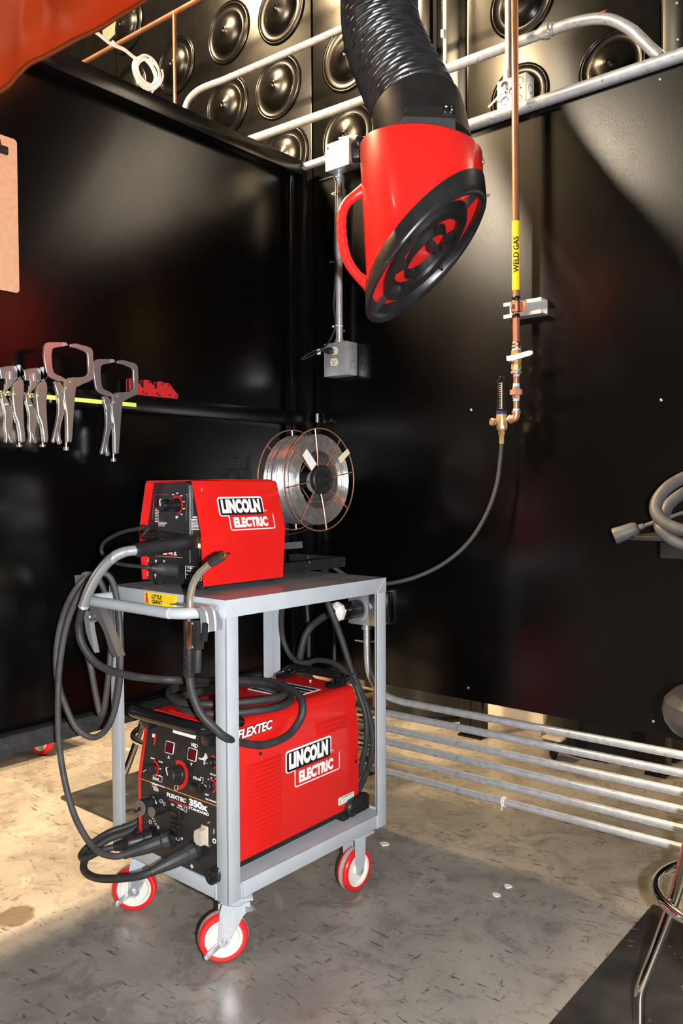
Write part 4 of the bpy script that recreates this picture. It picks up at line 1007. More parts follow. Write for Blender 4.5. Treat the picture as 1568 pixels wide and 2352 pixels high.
cab += [CF @ at(684, 1594, 'z', z1 + 0.010, CF), CF @ at(696, 1622, 'x', -0.034, CF), CF @ at(688, 1656, 'x', -0.0315, CF), CF @ at(660, 1690, 'x', -0.0315, CF), CF @ at(608, 1711, 'x', -0.0305, CF), CF @ at(556, 1706, 'x', -0.030, CF)]
cab += lp([(520, 1695, 'y', 0.000), (492, 1672, 'y', -0.028), (462, 1640, 'y', -0.048), (444, 1600, 'y', -0.058), (436, 1562, 'y', -0.062), (434, 1535, 'y', -0.062)])
build('cable', MB().sweep(spline(cab, 8), 0.0098, 14), M['rubber'], gun, world=True)
G = lambda px, py, o=0.0: CF @ at(px, py, 'y', -0.062 + o, CF)
hd_ = build('handle', MB().sweep([G(434.5, 1556), G(434, 1545), G(434.5, 1492), G(434, 1490), G(433.5, 1425), G(433.5, 1416)], [0.0115, 0.0135, 0.0135, 0.0125, 0.0125, 0.009], 24), M['plastic'], gun, world=True)
mb = MB()
ex, ez = (CF.to_3x3() @ V((1, 0, 0))), V((0, 0, 1))
for r_ in range(7):
    for k in range(3):
        c = G(434, 1498 + r_ * 8) + ex * ((k - 1) * 0.008 + (r_ % 2) * 0.003) + (CF.to_3x3() @ V((0, -0.0118 if k == 1 else -0.0085, 0)))
        mb.box(c, (0.0048, 0.003, 0.004), bev=0.0008)
build('grip_pattern', mb, M['rubber'], hd_, world=True)
pa, pb_ = G(433, 1427, -.0128), G(433, 1490, -.0128)
build('name_plate', MB().box((pa + pb_) / 2 + V((0, 0, 0)), (0.019, 0.002, (pa - pb_).length), bev=0.0006), M['copperdull'], hd_, world=True)
for py in (1432, 1486):
    build('screw', MB().lathe(G(442, py, -.0138), (0, -1, 0), [(0.0032, 0), (0.0026, 0.0018), (0.0001, 0.002)], 10), M['zinc'], hd_, world=True)
mb = MB(); ca, cb = G(455, 1428), G(455, 1492)
mb.box((G(456, 1459)), (0.016, 0.020, 0.066), bev=0.003); mb.box(G(470, 1452) , (0.013, 0.012, 0.044), Matrix.Rotation(0.12, 4, 'Y'), bev=0.003)
tr_ = build('trigger', mb, M['plastic'], gun, world=True)
build('trigger_grip', MB().sweep([G(455, 1490), G(454.5, 1500), G(453, 1540), G(453, 1545)], [0.0075, 0.0085, 0.0085, 0.007], 16), M['rubber'], gun, world=True)
npth = spline([G(433.5, 1420), G(436, 1395), G(437, 1370), G(443, 1342), G(457, 1318), G(477, 1299), G(489, 1290)], 7)
build('neck', MB().sweep(npth, 0.0086, 18), M['nickel'], gun, world=True)
n0, n1, n2, n3 = G(485, 1293), G(511, 1278), G(514, 1276.5), G(526, 1271)
build('insulator', MB().sweep([n0, n0.lerp(n1, .3), n0.lerp(n1, .32), n1], [0.0098, 0.0112, 0.0112, 0.0100], 20), M['rubber'], gun, world=True)
tp = build('contact_tip', MB().sweep([n1 - (n1 - n0) * .05, n2.lerp(n3, .5), n2.lerp(n3, .55), n3], [0.0062, 0.0060, 0.0042, 0.0036], 16), M['copperdull'], gun, world=True)
# trigger control jumper lead
jl = thing('control_lead', 'thin black jumper lead curving beside the feeder front into a fat rubber plug', 'cable', CF @ V((-0.42, -0.05, 0.95)), CA)
q = FM @ ff(398, 1310, 0.006)
pa = CF @ at(402, 1310, 'y', 0.055, CF); pb_ = CF @ at(352, 1305, 'y', -0.005, CF)
d_ = (pb_ - pa); mb = MB().lathe(pa, d_, [(0.0175, 0), (0.0175, d_.length * .5), (0.0150, d_.length * .75), (0.0085, d_.length * .95), (0.0075, d_.length * 1.06), (0.0055, d_.length * 1.12)], 24)
build('plug', mb, M['rubber'], jl, world=True)
pts = [pb_ + d_ * .02] + lp([(330, 1302, 'y', -0.020), (300, 1299, 'y', -0.030), (262, 1292, 'y', -0.035), (238, 1275, 'y', -0.035), (233, 1258, 'y', -0.04), (246, 1240, 'y', -0.045), (282, 1222, 'y', -0.05), (320, 1214, 'y', -0.05), (340, 1212, 'y', -0.05)]) + [cpl_end]
build('cable', MB().sweep(spline(pts, 8), 0.0050, 12), M['rubber'], jl, world=True)
# holder strip over the handle that carries the gun
hs = thing('gun_holder', 'bent bright metal strip over the right end of the cart handle, holding the welding gun', 'bracket', CF @ V((-0.05, -0.05, 0.88)), CA)
prof = spline([V((x, 0, z)) for x, z in [(-0.112, 0.8838), (-0.085, 0.8838), (-0.050, 0.8838), (-0.026, 0.8834), (-0.014, 0.876), (-0.0085, 0.862), (-0.0055, 0.845), (-0.0055, 0.827)]], 4)
ys = [(-0.068, 0), (-0.050, 0), (-0.0475, .0022), (-0.045, 0), (-0.028, 0), (-0.0255, .0022), (-0.023, 0), (-0.004, 0)]
vs = []; n1_ = len(ys); fs = []
for th in (0, -0.0016):
    for i, p in enumerate(prof):
        a = prof[max(i - 1, 0)]; b = prof[min(i + 1, len(prof) - 1)]; tg_ = (b - a).normalized(); nn_ = V((-tg_.z, 0, tg_.x)) * 1
        for y, rdg in ys: vs.append(V((p.x, y, p.z)) + nn_ * (rdg + th))
m_ = len(prof) * n1_
for i in range(len(prof) - 1):
    for j in range(n1_ - 1):
        a = i * n1_ + j; fs += [[a, a + 1, a + n1_ + 1, a + n1_], [m_ + a, m_ + a + n1_, m_ + a + n1_ + 1, m_ + a + 1]]
for i in range(len(prof) - 1):
    for j in (0, n1_ - 1):
        a = i * n1_ + j; fs.append([a, a + n1_, m_ + a + n1_, m_ + a])
for j in range(n1_ - 1):
    for i in (0, len(prof) - 1):
        a = i * n1_ + j; fs.append([a, m_ + a, m_ + a + 1, a + 1])
build('strip', MB().add([CF @ p for p in vs], fs), M['zinc'], hs, world=True)

def boot(parent, a, b, m='rubber', name='plug_boot'):
    d_ = b - a; L_ = d_.length
    mb = MB().lathe(a, d_, [(0.0205, 0), (0.0215, L_ * .02), (0.0215, L_ * .14), (0.0180, L_ * .19), (0.0185, L_ * .45), (0.0165, L_ * .62), (0.0118, L_ * .88), (0.0118, L_ * .92), (0.0108, L_)], 12)
    bo = build(name, mb, M[m], parent, world=True, sharp=20)
    return bo
# work clamp and its cable
wc = thing('work_clamp', 'spring ground clamp on grey cable looped over the left end of the cart handle', 'ground clamp', CF @ V((-0.46, -0.10, 0.60)), CA)
pa = PM @ pf(388, 1926, 0.010); pb_ = CF @ at(283, 1964, 'y', -0.100, CF); boot(wc, pa, pb_)
gp = [pb_ + (pa - pb_) * .05] + lp([(262, 1967, 'y', -0.115), (225, 1955, 'y', -0.13), (195, 1920, 'y', -0.137), (168, 1865, 'y', -0.14), (148, 1790, 'y', -0.14), (136, 1710, 'y', -0.14), (133, 1620, 'y', -0.138), (138, 1520, 'y', -0.13), (155, 1430, 'y', -0.115), (182, 1365, 'y', -0.098), (208, 1328, 'y', -0.080), (232, 1316, 'y', -0.055), (254, 1328, 'y', -0.035), (268, 1370, 'y', -0.03), (276, 1440, 'y', -0.035), (277, 1540, 'y', -0.04), (266, 1620, 'y', -0.045), (246, 1672, 'y', -0.06), (214, 1694, 'y', -0.08), (178, 1674, 'y', -0.105), (152, 1625, 'y', -0.12), (131, 1555, 'y', -0.125), (131, 1480, 'y', -0.122), (148, 1405, 'y', -0.108), (176, 1350, 'y', -0.09), (205, 1322, 'y', -0.060), (226, 1330, 'y', -0.035), (244, 1370, 'y', -0.025), (256, 1420, 'y', -0.03), (254, 1500, 'y', -0.05), (246, 1580, 'y', -0.06), (238, 1634, 'y', -0.065), (229, 1634, 'y', -0.068), (219, 1590, 'y', -0.075), (209, 1535, 'y', -0.082), (202, 1508, 'y', -0.085)])
build('cable', MB().sweep(spline(gp, 7), 0.0082, 12), M['greyrubber'], wc, world=True)
K = lambda px, py, o=0.0: CF @ at(px, py, 'y', -0.085 + o, CF)
KB = lambda o: CF @ Matrix(((1, 0, 0, 0), (0, 0, 1, -0.085 + o), (0, 1, 0, 0), (0, 0, 0, 1)))
def flat(pts, o, th, name, m):
    po = [(lambda q: (q.x, q.z))(at(a, b, 'y', -0.085 + o, CF)) for a, b in pts]
    return build(name, MB().prism(po, KB(o), th), M[m], wc, world=True)
flat([(193, 1400), (199, 1395), (212, 1424), (210, 1430), (205, 1424), (208, 1450), (214, 1480), (218, 1500), (214, 1495), (203, 1470), (197, 1450), (194, 1428)], 0.0, 0.014, 'jaw', 'zinc')
flat([(202, 1382), (222, 1388), (234, 1412), (245, 1440), (256, 1470), (271, 1508), (262, 1510), (252, 1498), (244, 1470), (236, 1444), (226, 1428), (216, 1424), (208, 1428), (202, 1422), (207, 1398)], -0.004, 0.022, 'handle', 'steel')
build('rivet', MB().lathe(K(204, 1417, -.012), (0, -1, 0), [(0.005, 0), (0.004, 0.003), (0.0001, 0.004)], 14).cyl(K(204, 1417, -.012), K(204, 1417, .02), 0.004, 0.004, 10), M['nickel'], wc, world=True)
build('handle_grip', MB().sweep(spline([K(236, 1432, .004), K(245, 1452, .004), K(256, 1480, .004), K(267, 1507, .004)], 4), 0.0062, 14), M['zinc'], wc, world=True)
flat([(171, 1321), (186, 1321), (196, 1340), (193, 1352), (184, 1345), (173, 1348)], 0.01, 0.012, 'jaw', 'steel')
flat([(180, 1330), (190, 1326), (192, 1345), (178, 1345)], 0.006, 0.004, 'contact_pad', 'copperdull')
flat([(186, 1318), (194, 1313), (208, 1313), (210, 1330), (196, 1345), (188, 1340)], 0.012, 0.016, 'jaw', 'steel')
build('contact_pad', MB().sweep([K(196, 1396), K(207, 1402)], 0.004, 8), M['copperdull'], wc, world=True)
build('cable_lug', MB().sweep([K(203, 1520), K(198, 1500), K(197, 1488)], [0.006, 0.0075, 0.0065], 10), M['steel'], wc, world=True)
# electrode cable from the plus socket, round behind the case and up to the feeder
ec = thing('electrode_cable', 'thick black power cable from the plus socket looping beside the front caster', 'cable', CF @ V((-0.3, -0.1, 0.22)), CA)
pa = PM @ pf(446, 1953, 0.010); pb_ = CF @ at(345, 2004, 'y', -0.112, CF); boot(ec, pa, pb_)
back = [CF @ V(p) for p in [(-0.388, 0.12, 0.262), (-0.395, 0.35, 0.25), (-0.39, 0.58, 0.27), (-0.30, 0.645, 0.30)]]
tail = lp([(800, 1830, 'y', 0.64), (843, 1770, 'y', 0.64), (856, 1700, 'y', 0.64), (846, 1640, 'y', 0.63), (826, 1585, 'y', 0.62), (806, 1535, 'y', 0.60), (780, 1455, 'y', 0.58), (757, 1395, 'y', 0.56), (745, 1365, 'y', 0.57)])
ep = [pb_ + (pa - pb_) * .05] + lp([(320, 2012, 'y', -0.128), (270, 2018, 'y', -0.145), (225, 2017, 'y', -0.15), (198, 2005, 'y', -0.145), (192, 1985, 'y', -0.13), (208, 1958, 'y', -0.10), (248, 1928, 'y', -0.05), (300, 1908, 'y', 0.01)]) + back + tail
build('cable', MB().sweep(spline(ep, 7), 0.0095, 12), M['rubber'], ec, world=True)
# control cable between the round socket and the feeder
kc = thing('control_cable', 'black control cable with a round connector at the left of the welder front', 'cable', CF @ V((-0.33, -0.08, 0.25)), CA)
pa = PM @ pf(352, 1921, 0.006); pb_ = CF @ at(262, 1946, 'y', -0.082, CF); d_ = pb_ - pa; L_ = d_.length
build('connector', MB().lathe(pa, d_, [(0.0195, 0), (0.0205, L_ * .03), (0.0205, L_ * .2), (0.0165, L_ * .22), (0.0165, L_ * .45), (0.0175, L_ * .47), (0.0175, L_ * .62), (0.0145, L_ * .66), (0.0125, L_ * .9), (0.0105, L_)], 24), M['plastic'], kc, world=True)
back = [CF @ V(p) for p in [(-0.378, 0.10, 0.290), (-0.385, 0.35, 0.28), (-0.375, 0.57, 0.29), (-0.28, 0.625, 0.32)]]
tail = lp([(805, 1800, 'y', 0.615), (838, 1720, 'y', 0.615), (840, 1650, 'y', 0.615), (826, 1600, 'y', 0.612), (808, 1560, 'y', 0.612), (775, 1528, 'y', 0.612), (735, 1516, 'y', 0.615), (700, 1522, 'y', 0.61), (672, 1512, 'y', 0.605), (652, 1475, 'y', 0.60), (646, 1430, 'y', 0.59), (650, 1385, 'y', 0.58), (655, 1355, 'y', 0.58)])
kp = [pb_ - d_ * .05] + lp([(235, 1953, 'y', -0.105), (205, 1968, 'y', -0.125), (190, 1972, 'y', -0.13), (187, 1962, 'y', -0.12), (205, 1942, 'y', -0.09), (250, 1912, 'y', -0.03), (310, 1890, 'y', 0.03)]) + back + tail
build('cable', MB().sweep(spline(kp, 7), 0.0085, 12), M['rubber'], kc, world=True)
for px, py in ((677, 1514), (816, 1546)):
    p = CF @ at(px, py, 'y', 0.61, CF); build('cable_tie', MB().ring(p, (0.3, 0, 1), 0.014, 0.0016, 16, 5), M['glossblack'], kc, world=True)

# ================================================================ fume extraction arm
t0 = CAM + RIGHT * ((978 - 784) / FPX * 1.9) + FWD * 1.9
HF = frame((t0.x, t0.y, 1.691), YAW)
fe = thing('fume_extractor', 'red fume extraction hood with black rim on a ribbed black duct', 'fume extractor', HF.translation, YAW)
FR[fe.name] = HF
HR, ZT_ = 0.1405, 0.2465
cut = lambda x, y: 0.81 * x - 0.403 * y
TX = -0.047                                            # the hood leans a little
def tilt_(x, y, z): return (x + TX * z, y, z)
def cutring(r, dz, n_=72): return [tilt_(r * math.cos(t), r * math.sin(t), cut(r * math.cos(t), r * math.sin(t)) + dz) for t in [2 * PI * k / n_ for k in range(n_)]]
def flatring(r, z, n_=72): return [tilt_(r * math.cos(t), r * math.sin(t), z - 0.10 * r * math.cos(t)) for t in [2 * PI * k / n_ for k in range(n_)]]
def loft(rings, closed=False, cap0=False, cap1=False):
    mb = MB(); n_ = len(rings[0]); vs = [p for r in rings for p in r]; fs = []
    m_ = len(rings)
    for i in range(m_ if closed else m_ - 1):
        j = (i + 1) % m_
        for k in range(n_):
            l = (k + 1) % n_; fs.append([i * n_ + k, i * n_ + l, j * n_ + l, j * n_ + k])
    if cap0: fs.append(list(range(n_))[::-1])
    if cap1: fs.append([(m_ - 1) * n_ + k for k in range(n_)])
    return mb.add(vs, fs)
hood = build('hood', loft([cutring(HR, 0.012), flatring(HR, ZT_ - 0.004), flatring(HR - 0.003, ZT_), flatring(0.105, ZT_ + 0.004), flatring(0.10, ZT_ - 0.001), flatring(HR - 0.006, ZT_ - 0.006), cutring(HR - 0.005, 0.012)], True), M['red'], fe, sharp=50)
build('inner_plate', loft([cutring(HR - 0.007, 0.028), cutring(0.001, 0.028)]), M['redplain'], hood)
rim = build('rim', loft([cutring(HR + 0.001, 0.045), cutring(HR + 0.003, 0.043), cutring(HR + 0.005, 0.006), cutring(HR + 0.005, -0.002), cutring(HR + 0.001, -0.007), cutring(HR - 0.007, -0.004), cutring(HR - 0.011, 0.004), cutring(HR - 0.013, 0.024), cutring(HR - 0.006, 0.030)], True), M['hoodblack'], fe, sharp=45)
def gring(r0, r1, z0, z1, nm): return build(nm, loft([cutring(r0, z0), cutring(r1, z0), cutring(r1, z1), cutring(r0, z1)], True), M['hoodblack'], grille, sharp=40)
grille = build('grille', loft([cutring(0.100, 0.004), cutring(0.076, 0.006), cutring(0.074, 0.020), cutring(0.101, 0.020)], True), M['hoodblack'], fe, sharp=40)
gring(0.050, 0.047, 0.002, 0.024, 'grille_ring')
for k in range(8):
    mb = MB()
    a = 2 * PI * k / 8 + 0.35
    r0, r1 = (0.100, HR - 0.010) if k % 2 else (0.049, 0.076)
    for rr in ((r0, r1),):
        p, q = V((rr[0] * math.cos(a), rr[0] * math.sin(a), 0)), V((rr[1] * math.cos(a), rr[1] * math.sin(a), 0))
        w = V((-math.sin(a), math.cos(a), 0)) * 0.0018
        vs = []
        for s_ in (p - w, p + w, q - w, q + w):
            for dz in (0.004, 0.024): vs.append(tilt_(s_.x, s_.y, cut(s_.x, s_.y) + dz))
        mb.add(vs, [[0, 1, 3, 2], [4, 6, 7, 5], [0, 4, 5, 1], [2, 3, 7, 6], [0, 2, 6, 4], [1, 5, 7, 3]])
    build('grille_spoke', mb, M['hoodblack'], grille)
lm = dep(990, 512, 1.88, HF); build('work_lamp', MB().lathe((lm.x, lm.y, cut(lm.x, lm.y) + 0.022), (-0.7, -0.1, -0.7), [(0.024, 0), (0.024, 0.010), (0.017, 0.014), (0.0001, 0.013)], 24), M['hoodblack'], grille)
for px, py, t in ((913, 527, 1.80), (1121, 449, 1.90), (1100, 452, 1.9)):
    p = dep(px, py, t, HF); build('screw', MB().ball(p, 0.004, 10), M['steel'], rim)
# loop handle
hp = [dep(a, b, 1.895, HF) for a, b in ((852, 428), (834, 438), (812, 452), (795, 468), (785, 492), (784, 530), (789, 570), (800, 603), (820, 632), (846, 655), (858, 668))]
pts = spline(hp, 5); rad = []
for i, p in enumerate(pts):
    s_ = i / (len(pts) - 1); e = abs(s_ - 0.5) * 2
    r = 0.0115 + 0.009 * max(0, e - 0.62) / 0.38
    if 0.38 < s_ < 0.62: r += 0.0012 * math.sin((s_ - 0.38) / 0.24 * 2 * PI * 4.5)
    rad.append(r)
build('handle', MB().sweep(pts, rad, 18), M['redplain'], hood)
# clamp knob at the left shoulder
p = dep(832, 350, 1.93, HF); mb = MB().box(p + V((-0.010, 0, 0.0)), (0.034, 0.034, 0.038), Matrix.Rotation(-0.1, 4, 'Y'), bev=0.005)
mb.lathe(p + V((-0.014, -0.012, 0.014)), (0.6, -0.8, 0.1), [(0.013, 0), (0.015, 0.004), (0.015, 0.016), (0.012, 0.020), (0.0001, 0.021)], 18)
build('clamp_knob', mb, M['plastic'], fe)
p = dep(1108, 372, 1.9, HF); build('pivot_cap', MB().lathe(p, (1, 0, 0), [(0.008, -0.01), (0.009, 0.0), (0.005, 0.004)], 16), M['steel'], hood)
# collar and switch box
cpt = [dep(a, b, t, HF) for a, b, t in ((976, 350, 1.90), (970, 315, 1.91), (962, 280, 1.925), (957, 258, 1.935))]
build('collar', MB().sweep(cpt, [0.110, 0.110, 0.110, 0.109], 56), M['hoodblack'], fe, sharp=50)
B0 = dep(982, 268, 1.79, HF)
mb = MB()
bx = lambda x, y, z: B0 + V((x, y, z))
L0 = [bx(-0.075, 0.02, -0.048), bx(0.062, 0.02, -0.052), bx(0.062, 0.02, 0.024), bx(-0.046, 0.02, 0.028)]
L1 = [bx(-0.066, -0.006, -0.044), bx(0.060, -0.008, -0.050), bx(0.059, -0.014, -0.010), bx(-0.055, -0.012, -0.004), bx(0.058, 0.002, 0.022), bx(-0.044, 0.002, 0.026)]
bk = [p + V((0, 0.10, 0.0)) for p in L0]
mb.add(L0 + L1 + bk, [[4, 5, 6, 7], [7, 6, 8, 9], [0, 1, 5, 4], [1, 2, 8, 6, 5], [2, 3, 9, 8], [3, 0, 4, 7, 9], [0, 10, 11, 1], [1, 11, 12, 2], [2, 12, 13, 3], [3, 13, 10, 0], [10, 13, 12, 11]])
sb = build('switch_box', mb, M['plastic'], fe, sharp=20)
mb = MB()
P7, P6, P8, P9 = L1[3], L1[2], L1[4], L1[5]
pu = (P6 - P7).normalized(); pv = (P9 - P7).normalized(); B = basis(P7 + pu * 0.083 + pv * 0.012, pu, pv)
build('switch_bezel', MB().prism(rrect(0.027, 0.024, 0.002), B, 0.003), M['glossblack'], sb)
for k in range(2):
    build('rocker', MB().prism(rrect(0.0105, 0.019, 0.001), B @ Matrix.Translation((0.002 + k * 0.0125, 0.003, 0.0028)), 0.003), M['glossblack'], sb)
text('I', 0.007, B @ Matrix.Translation((0.0185, 0.014, 0.006)), M['whitepaint'], sb); text('O', 0.006, B @ Matrix.Translation((0.0175, 0.0045, 0.006)), M['whitepaint'], sb)
build('symbol', MB().ring(B @ V((0.0072, 0.016, 0.006)), B.to_3x3() @ V((0, 0, 1)), 0.0022, 0.0006, 14, 4), M['whitepaint'], sb)
# flexible duct: ribbed, creased skin over a wire helix
dp = [dep(a, b, t, HF) for a, b, t in ((958, 262, 1.93), (945, 230, 1.955), (924, 190, 2.0), (902, 143, 2.06), (882, 95, 2.115), (872, 45, 2.165), (869, -10, 2.21), (868, -80, 2.26), (868, -170, 2.32), (868, -300, 2.4))]
pts = spline(dp, 40); L_ = [0.0]
for a, b in zip(pts, pts[1:]): L_.append(L_[-1] + (b - a).length)
step = 0.00135; rs = []; j = 0; d_ = 0.0
while d_ < L_[-1]:
    while L_[j + 1] < d_: j += 1
    rs.append(pts[j].lerp(pts[j + 1], (d_ - L_[j]) / max(1e-9, L_[j + 1] - L_[j]))); d_ += step
seg = 72; mb = MB(); mb.sweep(rs, 0.108, seg)
from mathutils import noise
pitch = 0.0140; vs = mb.v
for i, c in enumerate(rs):
    for k in range(seg):
        a = k / seg; q = vs[i * seg + k]; d = (q - c)
        ph = (i * step / pitch + a) % 1.0
        crease = noise.noise(V((math.cos(2 * PI * a) * 2.2, math.sin(2 * PI * a) * 2.2, i * step * 22)))
        c2 = noise.noise(V((math.cos(2 * PI * a) * 5, math.sin(2 * PI * a) * 5, i * step * 60)))
        u_ = (ph - 0.5) / 0.5
        rr = 0.1010 + 0.0036 * math.exp(-(u_ / 0.24) ** 2) - 0.0030 * (1 - 0.35 * crease) * abs(u_) + 0.0009 * c2 * abs(u_) + 0.001 * crease
        vs[i * seg + k] = c + d.normalized() * rr
build('flexible_duct', mb, M['duct'], fe, sharp=60)

# ================================================================ conduits and boxes
def conduit(pts, r, label, name='conduit', couplings=(), straps=(), m='emt', group=None, cat='pipe', n=6):
    lo = min(pts, key=lambda p: p.z); o = thing(name, label, cat, lo, 0, group)
    build('pipe', MB().sweep(spline(pts, n) if n else pts, r, 16), M[m], o, world=True)
    for p, d in couplings:
        d = V(d).normalized(); p = V(p)
        mb = MB().lathe(p - d * 0.022, d, [(r * 1.15, 0), (r * 1.25, 0.003), (r * 1.25, 0.012), (r * 1.5, 0.0125), (r * 1.5, 0.030), (r * 1.25, 0.0305), (r * 1.25, 0.042), (r * 1.15, 0.044)], 12)
        build('coupling', mb, M['zinc'], o, world=True)
    return o
YL = -0.017
rows = [(1604, 1735), (1640, 1776), (1675, 1820), (1706, 1861), (1740, 1904), (1775, 1948)]
lab = ['topmost of six horizontal galvanized conduits, bending up to the welder receptacle', 'second from the top of six horizontal conduits under the right wall', 'third from the top of six horizontal conduits under the right wall',
       'fourth from the top of six horizontal conduits under the right wall', 'fifth from the top, just above the conduit with the white tie', 'lowest of six horizontal conduits, with a white cable tie']
for k, (a, b) in enumerate(rows):
    p, q = at(900, a, 'y', YL), at(1568, b, 'y', YL)
    d = (q - p).normalized(); e = q + d * 0.6
    if k == 0:
        v = at(842, 1432, 'y', -0.035)
        pts = [v, at(842.5, 1480, 'y', -0.035), at(844, 1520, 'y', -0.034), at(850, 1552, 'y', -0.03), at(866, 1582, 'y', -0.024), at(890, 1600, 'y', -0.019), at(925, 1612, 'y', YL), at(975, 1622, 'y', YL)]
        pts += [q, e]
        o = conduit(pts, 0.0122, lab[k], group='conduits under the right wall')
        mb = MB().lathe(v + V((0, 0, -0.022)), (0, 0, 1), [(0.014, 0), (0.019, 0.002), (0.019, 0.012), (0.015, 0.013), (0.015, 0.026)], 14); build('connector', mb, M['zinc'], o, world=True)
        s_ = at(842, 1474, 'y', -0.035); build('strap', MB().ring(s_, (0, 0, 1), 0.0145, 0.0022, 20, 6).cyl(s_ + V((-0.012, -0.004, 0)), s_ + V((-0.042, -0.012, 0.002)), 0.0028, 0.0028, 8).cyl(s_ + V((0, 0.01, 0)), s_ + V((0.02, 0.033, 0)), 0.004, 0.004, 8), M['zinc'], o, world=True)
    else:
        x0 = p - d * ((p.x - 0.03) / d.x)
        o = conduit([x0, p, q, e], 0.0122, lab[k], n=0, group='conduits under the right wall')
    if k == 5:
        p = at(1158, 1842, 'y', YL); mb = MB()
        for dx in (-0.004, 0.003): mb.ring(p + V((dx, 0, 0)), (1, 0, 0.12), 0.0140, 0.0018, 18, 6)
        mb.sweep([p + V((0, -0.014, -0.002)), p + V((0.0, -0.018, -0.022))], 0.0014, 6)
        build('cable_tie', mb, M['whitepaint'], o, world=True)
# receptacle with the twist plug behind the cart
c = at(836, 1396, 'y', -0.03)
rb = thing('welder_receptacle', 'metal wall receptacle box behind the cart with a fat black twist plug', 'receptacle', (c.x, -0.03, c.z - 0.06))
build('back_box', MB().box((c.x + 0.014, -0.028, c.z + 0.002), (0.128, 0.054, 0.118), bev=0.003), M['galv'], rb, world=True)
build('cover_plate', MB().box((c.x + 0.012, -0.057, c.z + 0.002), (0.122, 0.003, 0.112), bev=0.001), M['zinc'], rb, world=True)
build('end_plate', MB().box((c.x + 0.084, -0.006, c.z + 0.006), (0.030, 0.012, 0.105), bev=0.002), M['frame'], rb, world=True)
pc_ = V((c.x + 0.005, -0.058, c.z + 0.002)); ax = V((-0.10, -1, 0.0)).normalized()
build('receptacle_ring', MB().lathe(pc_, ax, [(0.042, 0), (0.043, 0.004), (0.038, 0.006), (0.038, 0.012)], 36), M['zinc'], rb, world=True)
pw_ = thing('power_plug', 'black twist-lock plug with white clamp and thick black cord behind the cart', 'plug', pc_ + ax * 0.10)
FR[pw_.name] = frame(pc_ + ax * 0.10)
build('plug_body', MB().lathe(pc_ + ax * 0.010, ax, [(0.030, 0), (0.0315, 0.003), (0.0315, 0.050), (0.0325, 0.052), (0.0325, 0.090), (0.029, 0.094)], 36), M['glossblack'], pw_, world=True)
p_ = pc_ + ax * 0.115
build('cord_clamp', MB().lathe(p_ - ax * 0.012, ax, [(0.033, 0), (0.034, 0.004), (0.034, 0.014), (0.026, 0.020), (0.017, 0.034)], 8), M['whitepaint'], pw_, world=True, sharp=15)
build('indicator', MB().ball(pc_ + ax * 0.055 + V((-0.004, 0, 0.0)) + V((0.020, -0.0, 0.024)), 0.003, 8), M['whitepaint'], pw_, world=True)
cp_ = [p_, p_ + ax * 0.03] + [at(722, 1432, 'y', -0.215), at(702, 1458, 'y', -0.235), at(692, 1492, 'y', -0.25), at(687, 1522, 'y', -0.255), at(690, 1545, 'y', -0.265)] + [V((0.30, -0.30, 0.50)), V((0.36, -0.34, 0.42)), V((0.38, -0.36, 0.34))]
build('cord', MB().sweep(spline(cp_, 7), 0.0125, 14), M['rubber'], pw_, world=True)
# two grey hoses hanging down the corner behind the cart
for k, (px0, px1, nm) in enumerate(((704, 710, 'grey hose hanging down the wall corner behind the cart, left of the plug'), (766, 768, 'thin grey hose hanging below the twist plug behind the cart'))):
    a, b = at(px0, 1385 if k == 0 else 1430, 'y', -0.05), at(px1, 1520, 'y', -0.05)
    solo('hose', MB().tube([a, a.lerp(b, .5) + V((0.004, 0, 0)), b, b + V((0, 0.02, -0.12))], 0.0075 if k == 0 else 0.0065, 10), M['rubber'], nm, 'hose')

# outlet box with conduit above it
def kbox(o, x0, x1, z0, z1, y0, y1, front='zinc', corner=0.0):
    b = build('box', MB().box(((x0 + x1) / 2, (y0 + y1) / 2, (z0 + z1) / 2), (x1 - x0, abs(y1 - y0), z1 - z0), bev=0.004), M['galv'], o, world=True)
    return b
a, b = at(744, 797, 'y', -0.058), at(798, 852, 'y', -0.058)
ob = thing('outlet_box', 'grey metal duplex outlet box on the right wall by the corner', 'outlet', ((a.x + b.x) / 2, -0.03, b.z - .01))
x0, x1, z0, z1 = a.x, b.x, b.z - 0.012, a.z + 0.010
bb_ = kbox(ob, x0, x1, z0, z1, -0.001, -0.052)
cv = build('cover', MB().box(((x0 + x1) / 2, -0.056, (z0 + z1) / 2), (x1 - x0 + 0.001, 0.008, z1 - z0 + 0.001), bev=0.003), M['galv'], ob, world=True)
xm = at(767, 832, 'y', -0.061).x
for py in (806, 832):
    p = at(767, py, 'y', -0.0605); rc = build('receptacle', MB().prism([(0.0155 * math.cos(t) * 1.05, max(-0.0135, min(0.0135, 0.0165 * math.sin(t)))) for t in [2 * PI * k / 28 for k in range(28)]], basis((xm, -0.0595, p.z), (1, 0, 0), (0, 0, 1)), 0.004), M['ivory'], cv, world=True)
    mb = MB().box((xm - 0.005, -0.0638, p.z + 0.003), (0.002, 0.001, 0.006)).box((xm + 0.005, -0.0638, p.z + 0.003), (0.002, 0.001, 0.007)).lathe((xm, -0.0634, p.z - 0.006), (0, -1, 0), [(0.0024, 0), (0.0022, 0.0008)], 10)
    build('slots', mb, M['slot'], rc, world=True)
for py in (789, 819, 846):
    p = at(767, py, 'y', -0.0605); build('screw', MB().lathe((xm, -0.0598, p.z), (0, -1, 0), [(0.0034, 0), (0.0028, 0.0016), (0.0001, 0.002)], 12), M['zinc'], cv, world=True)
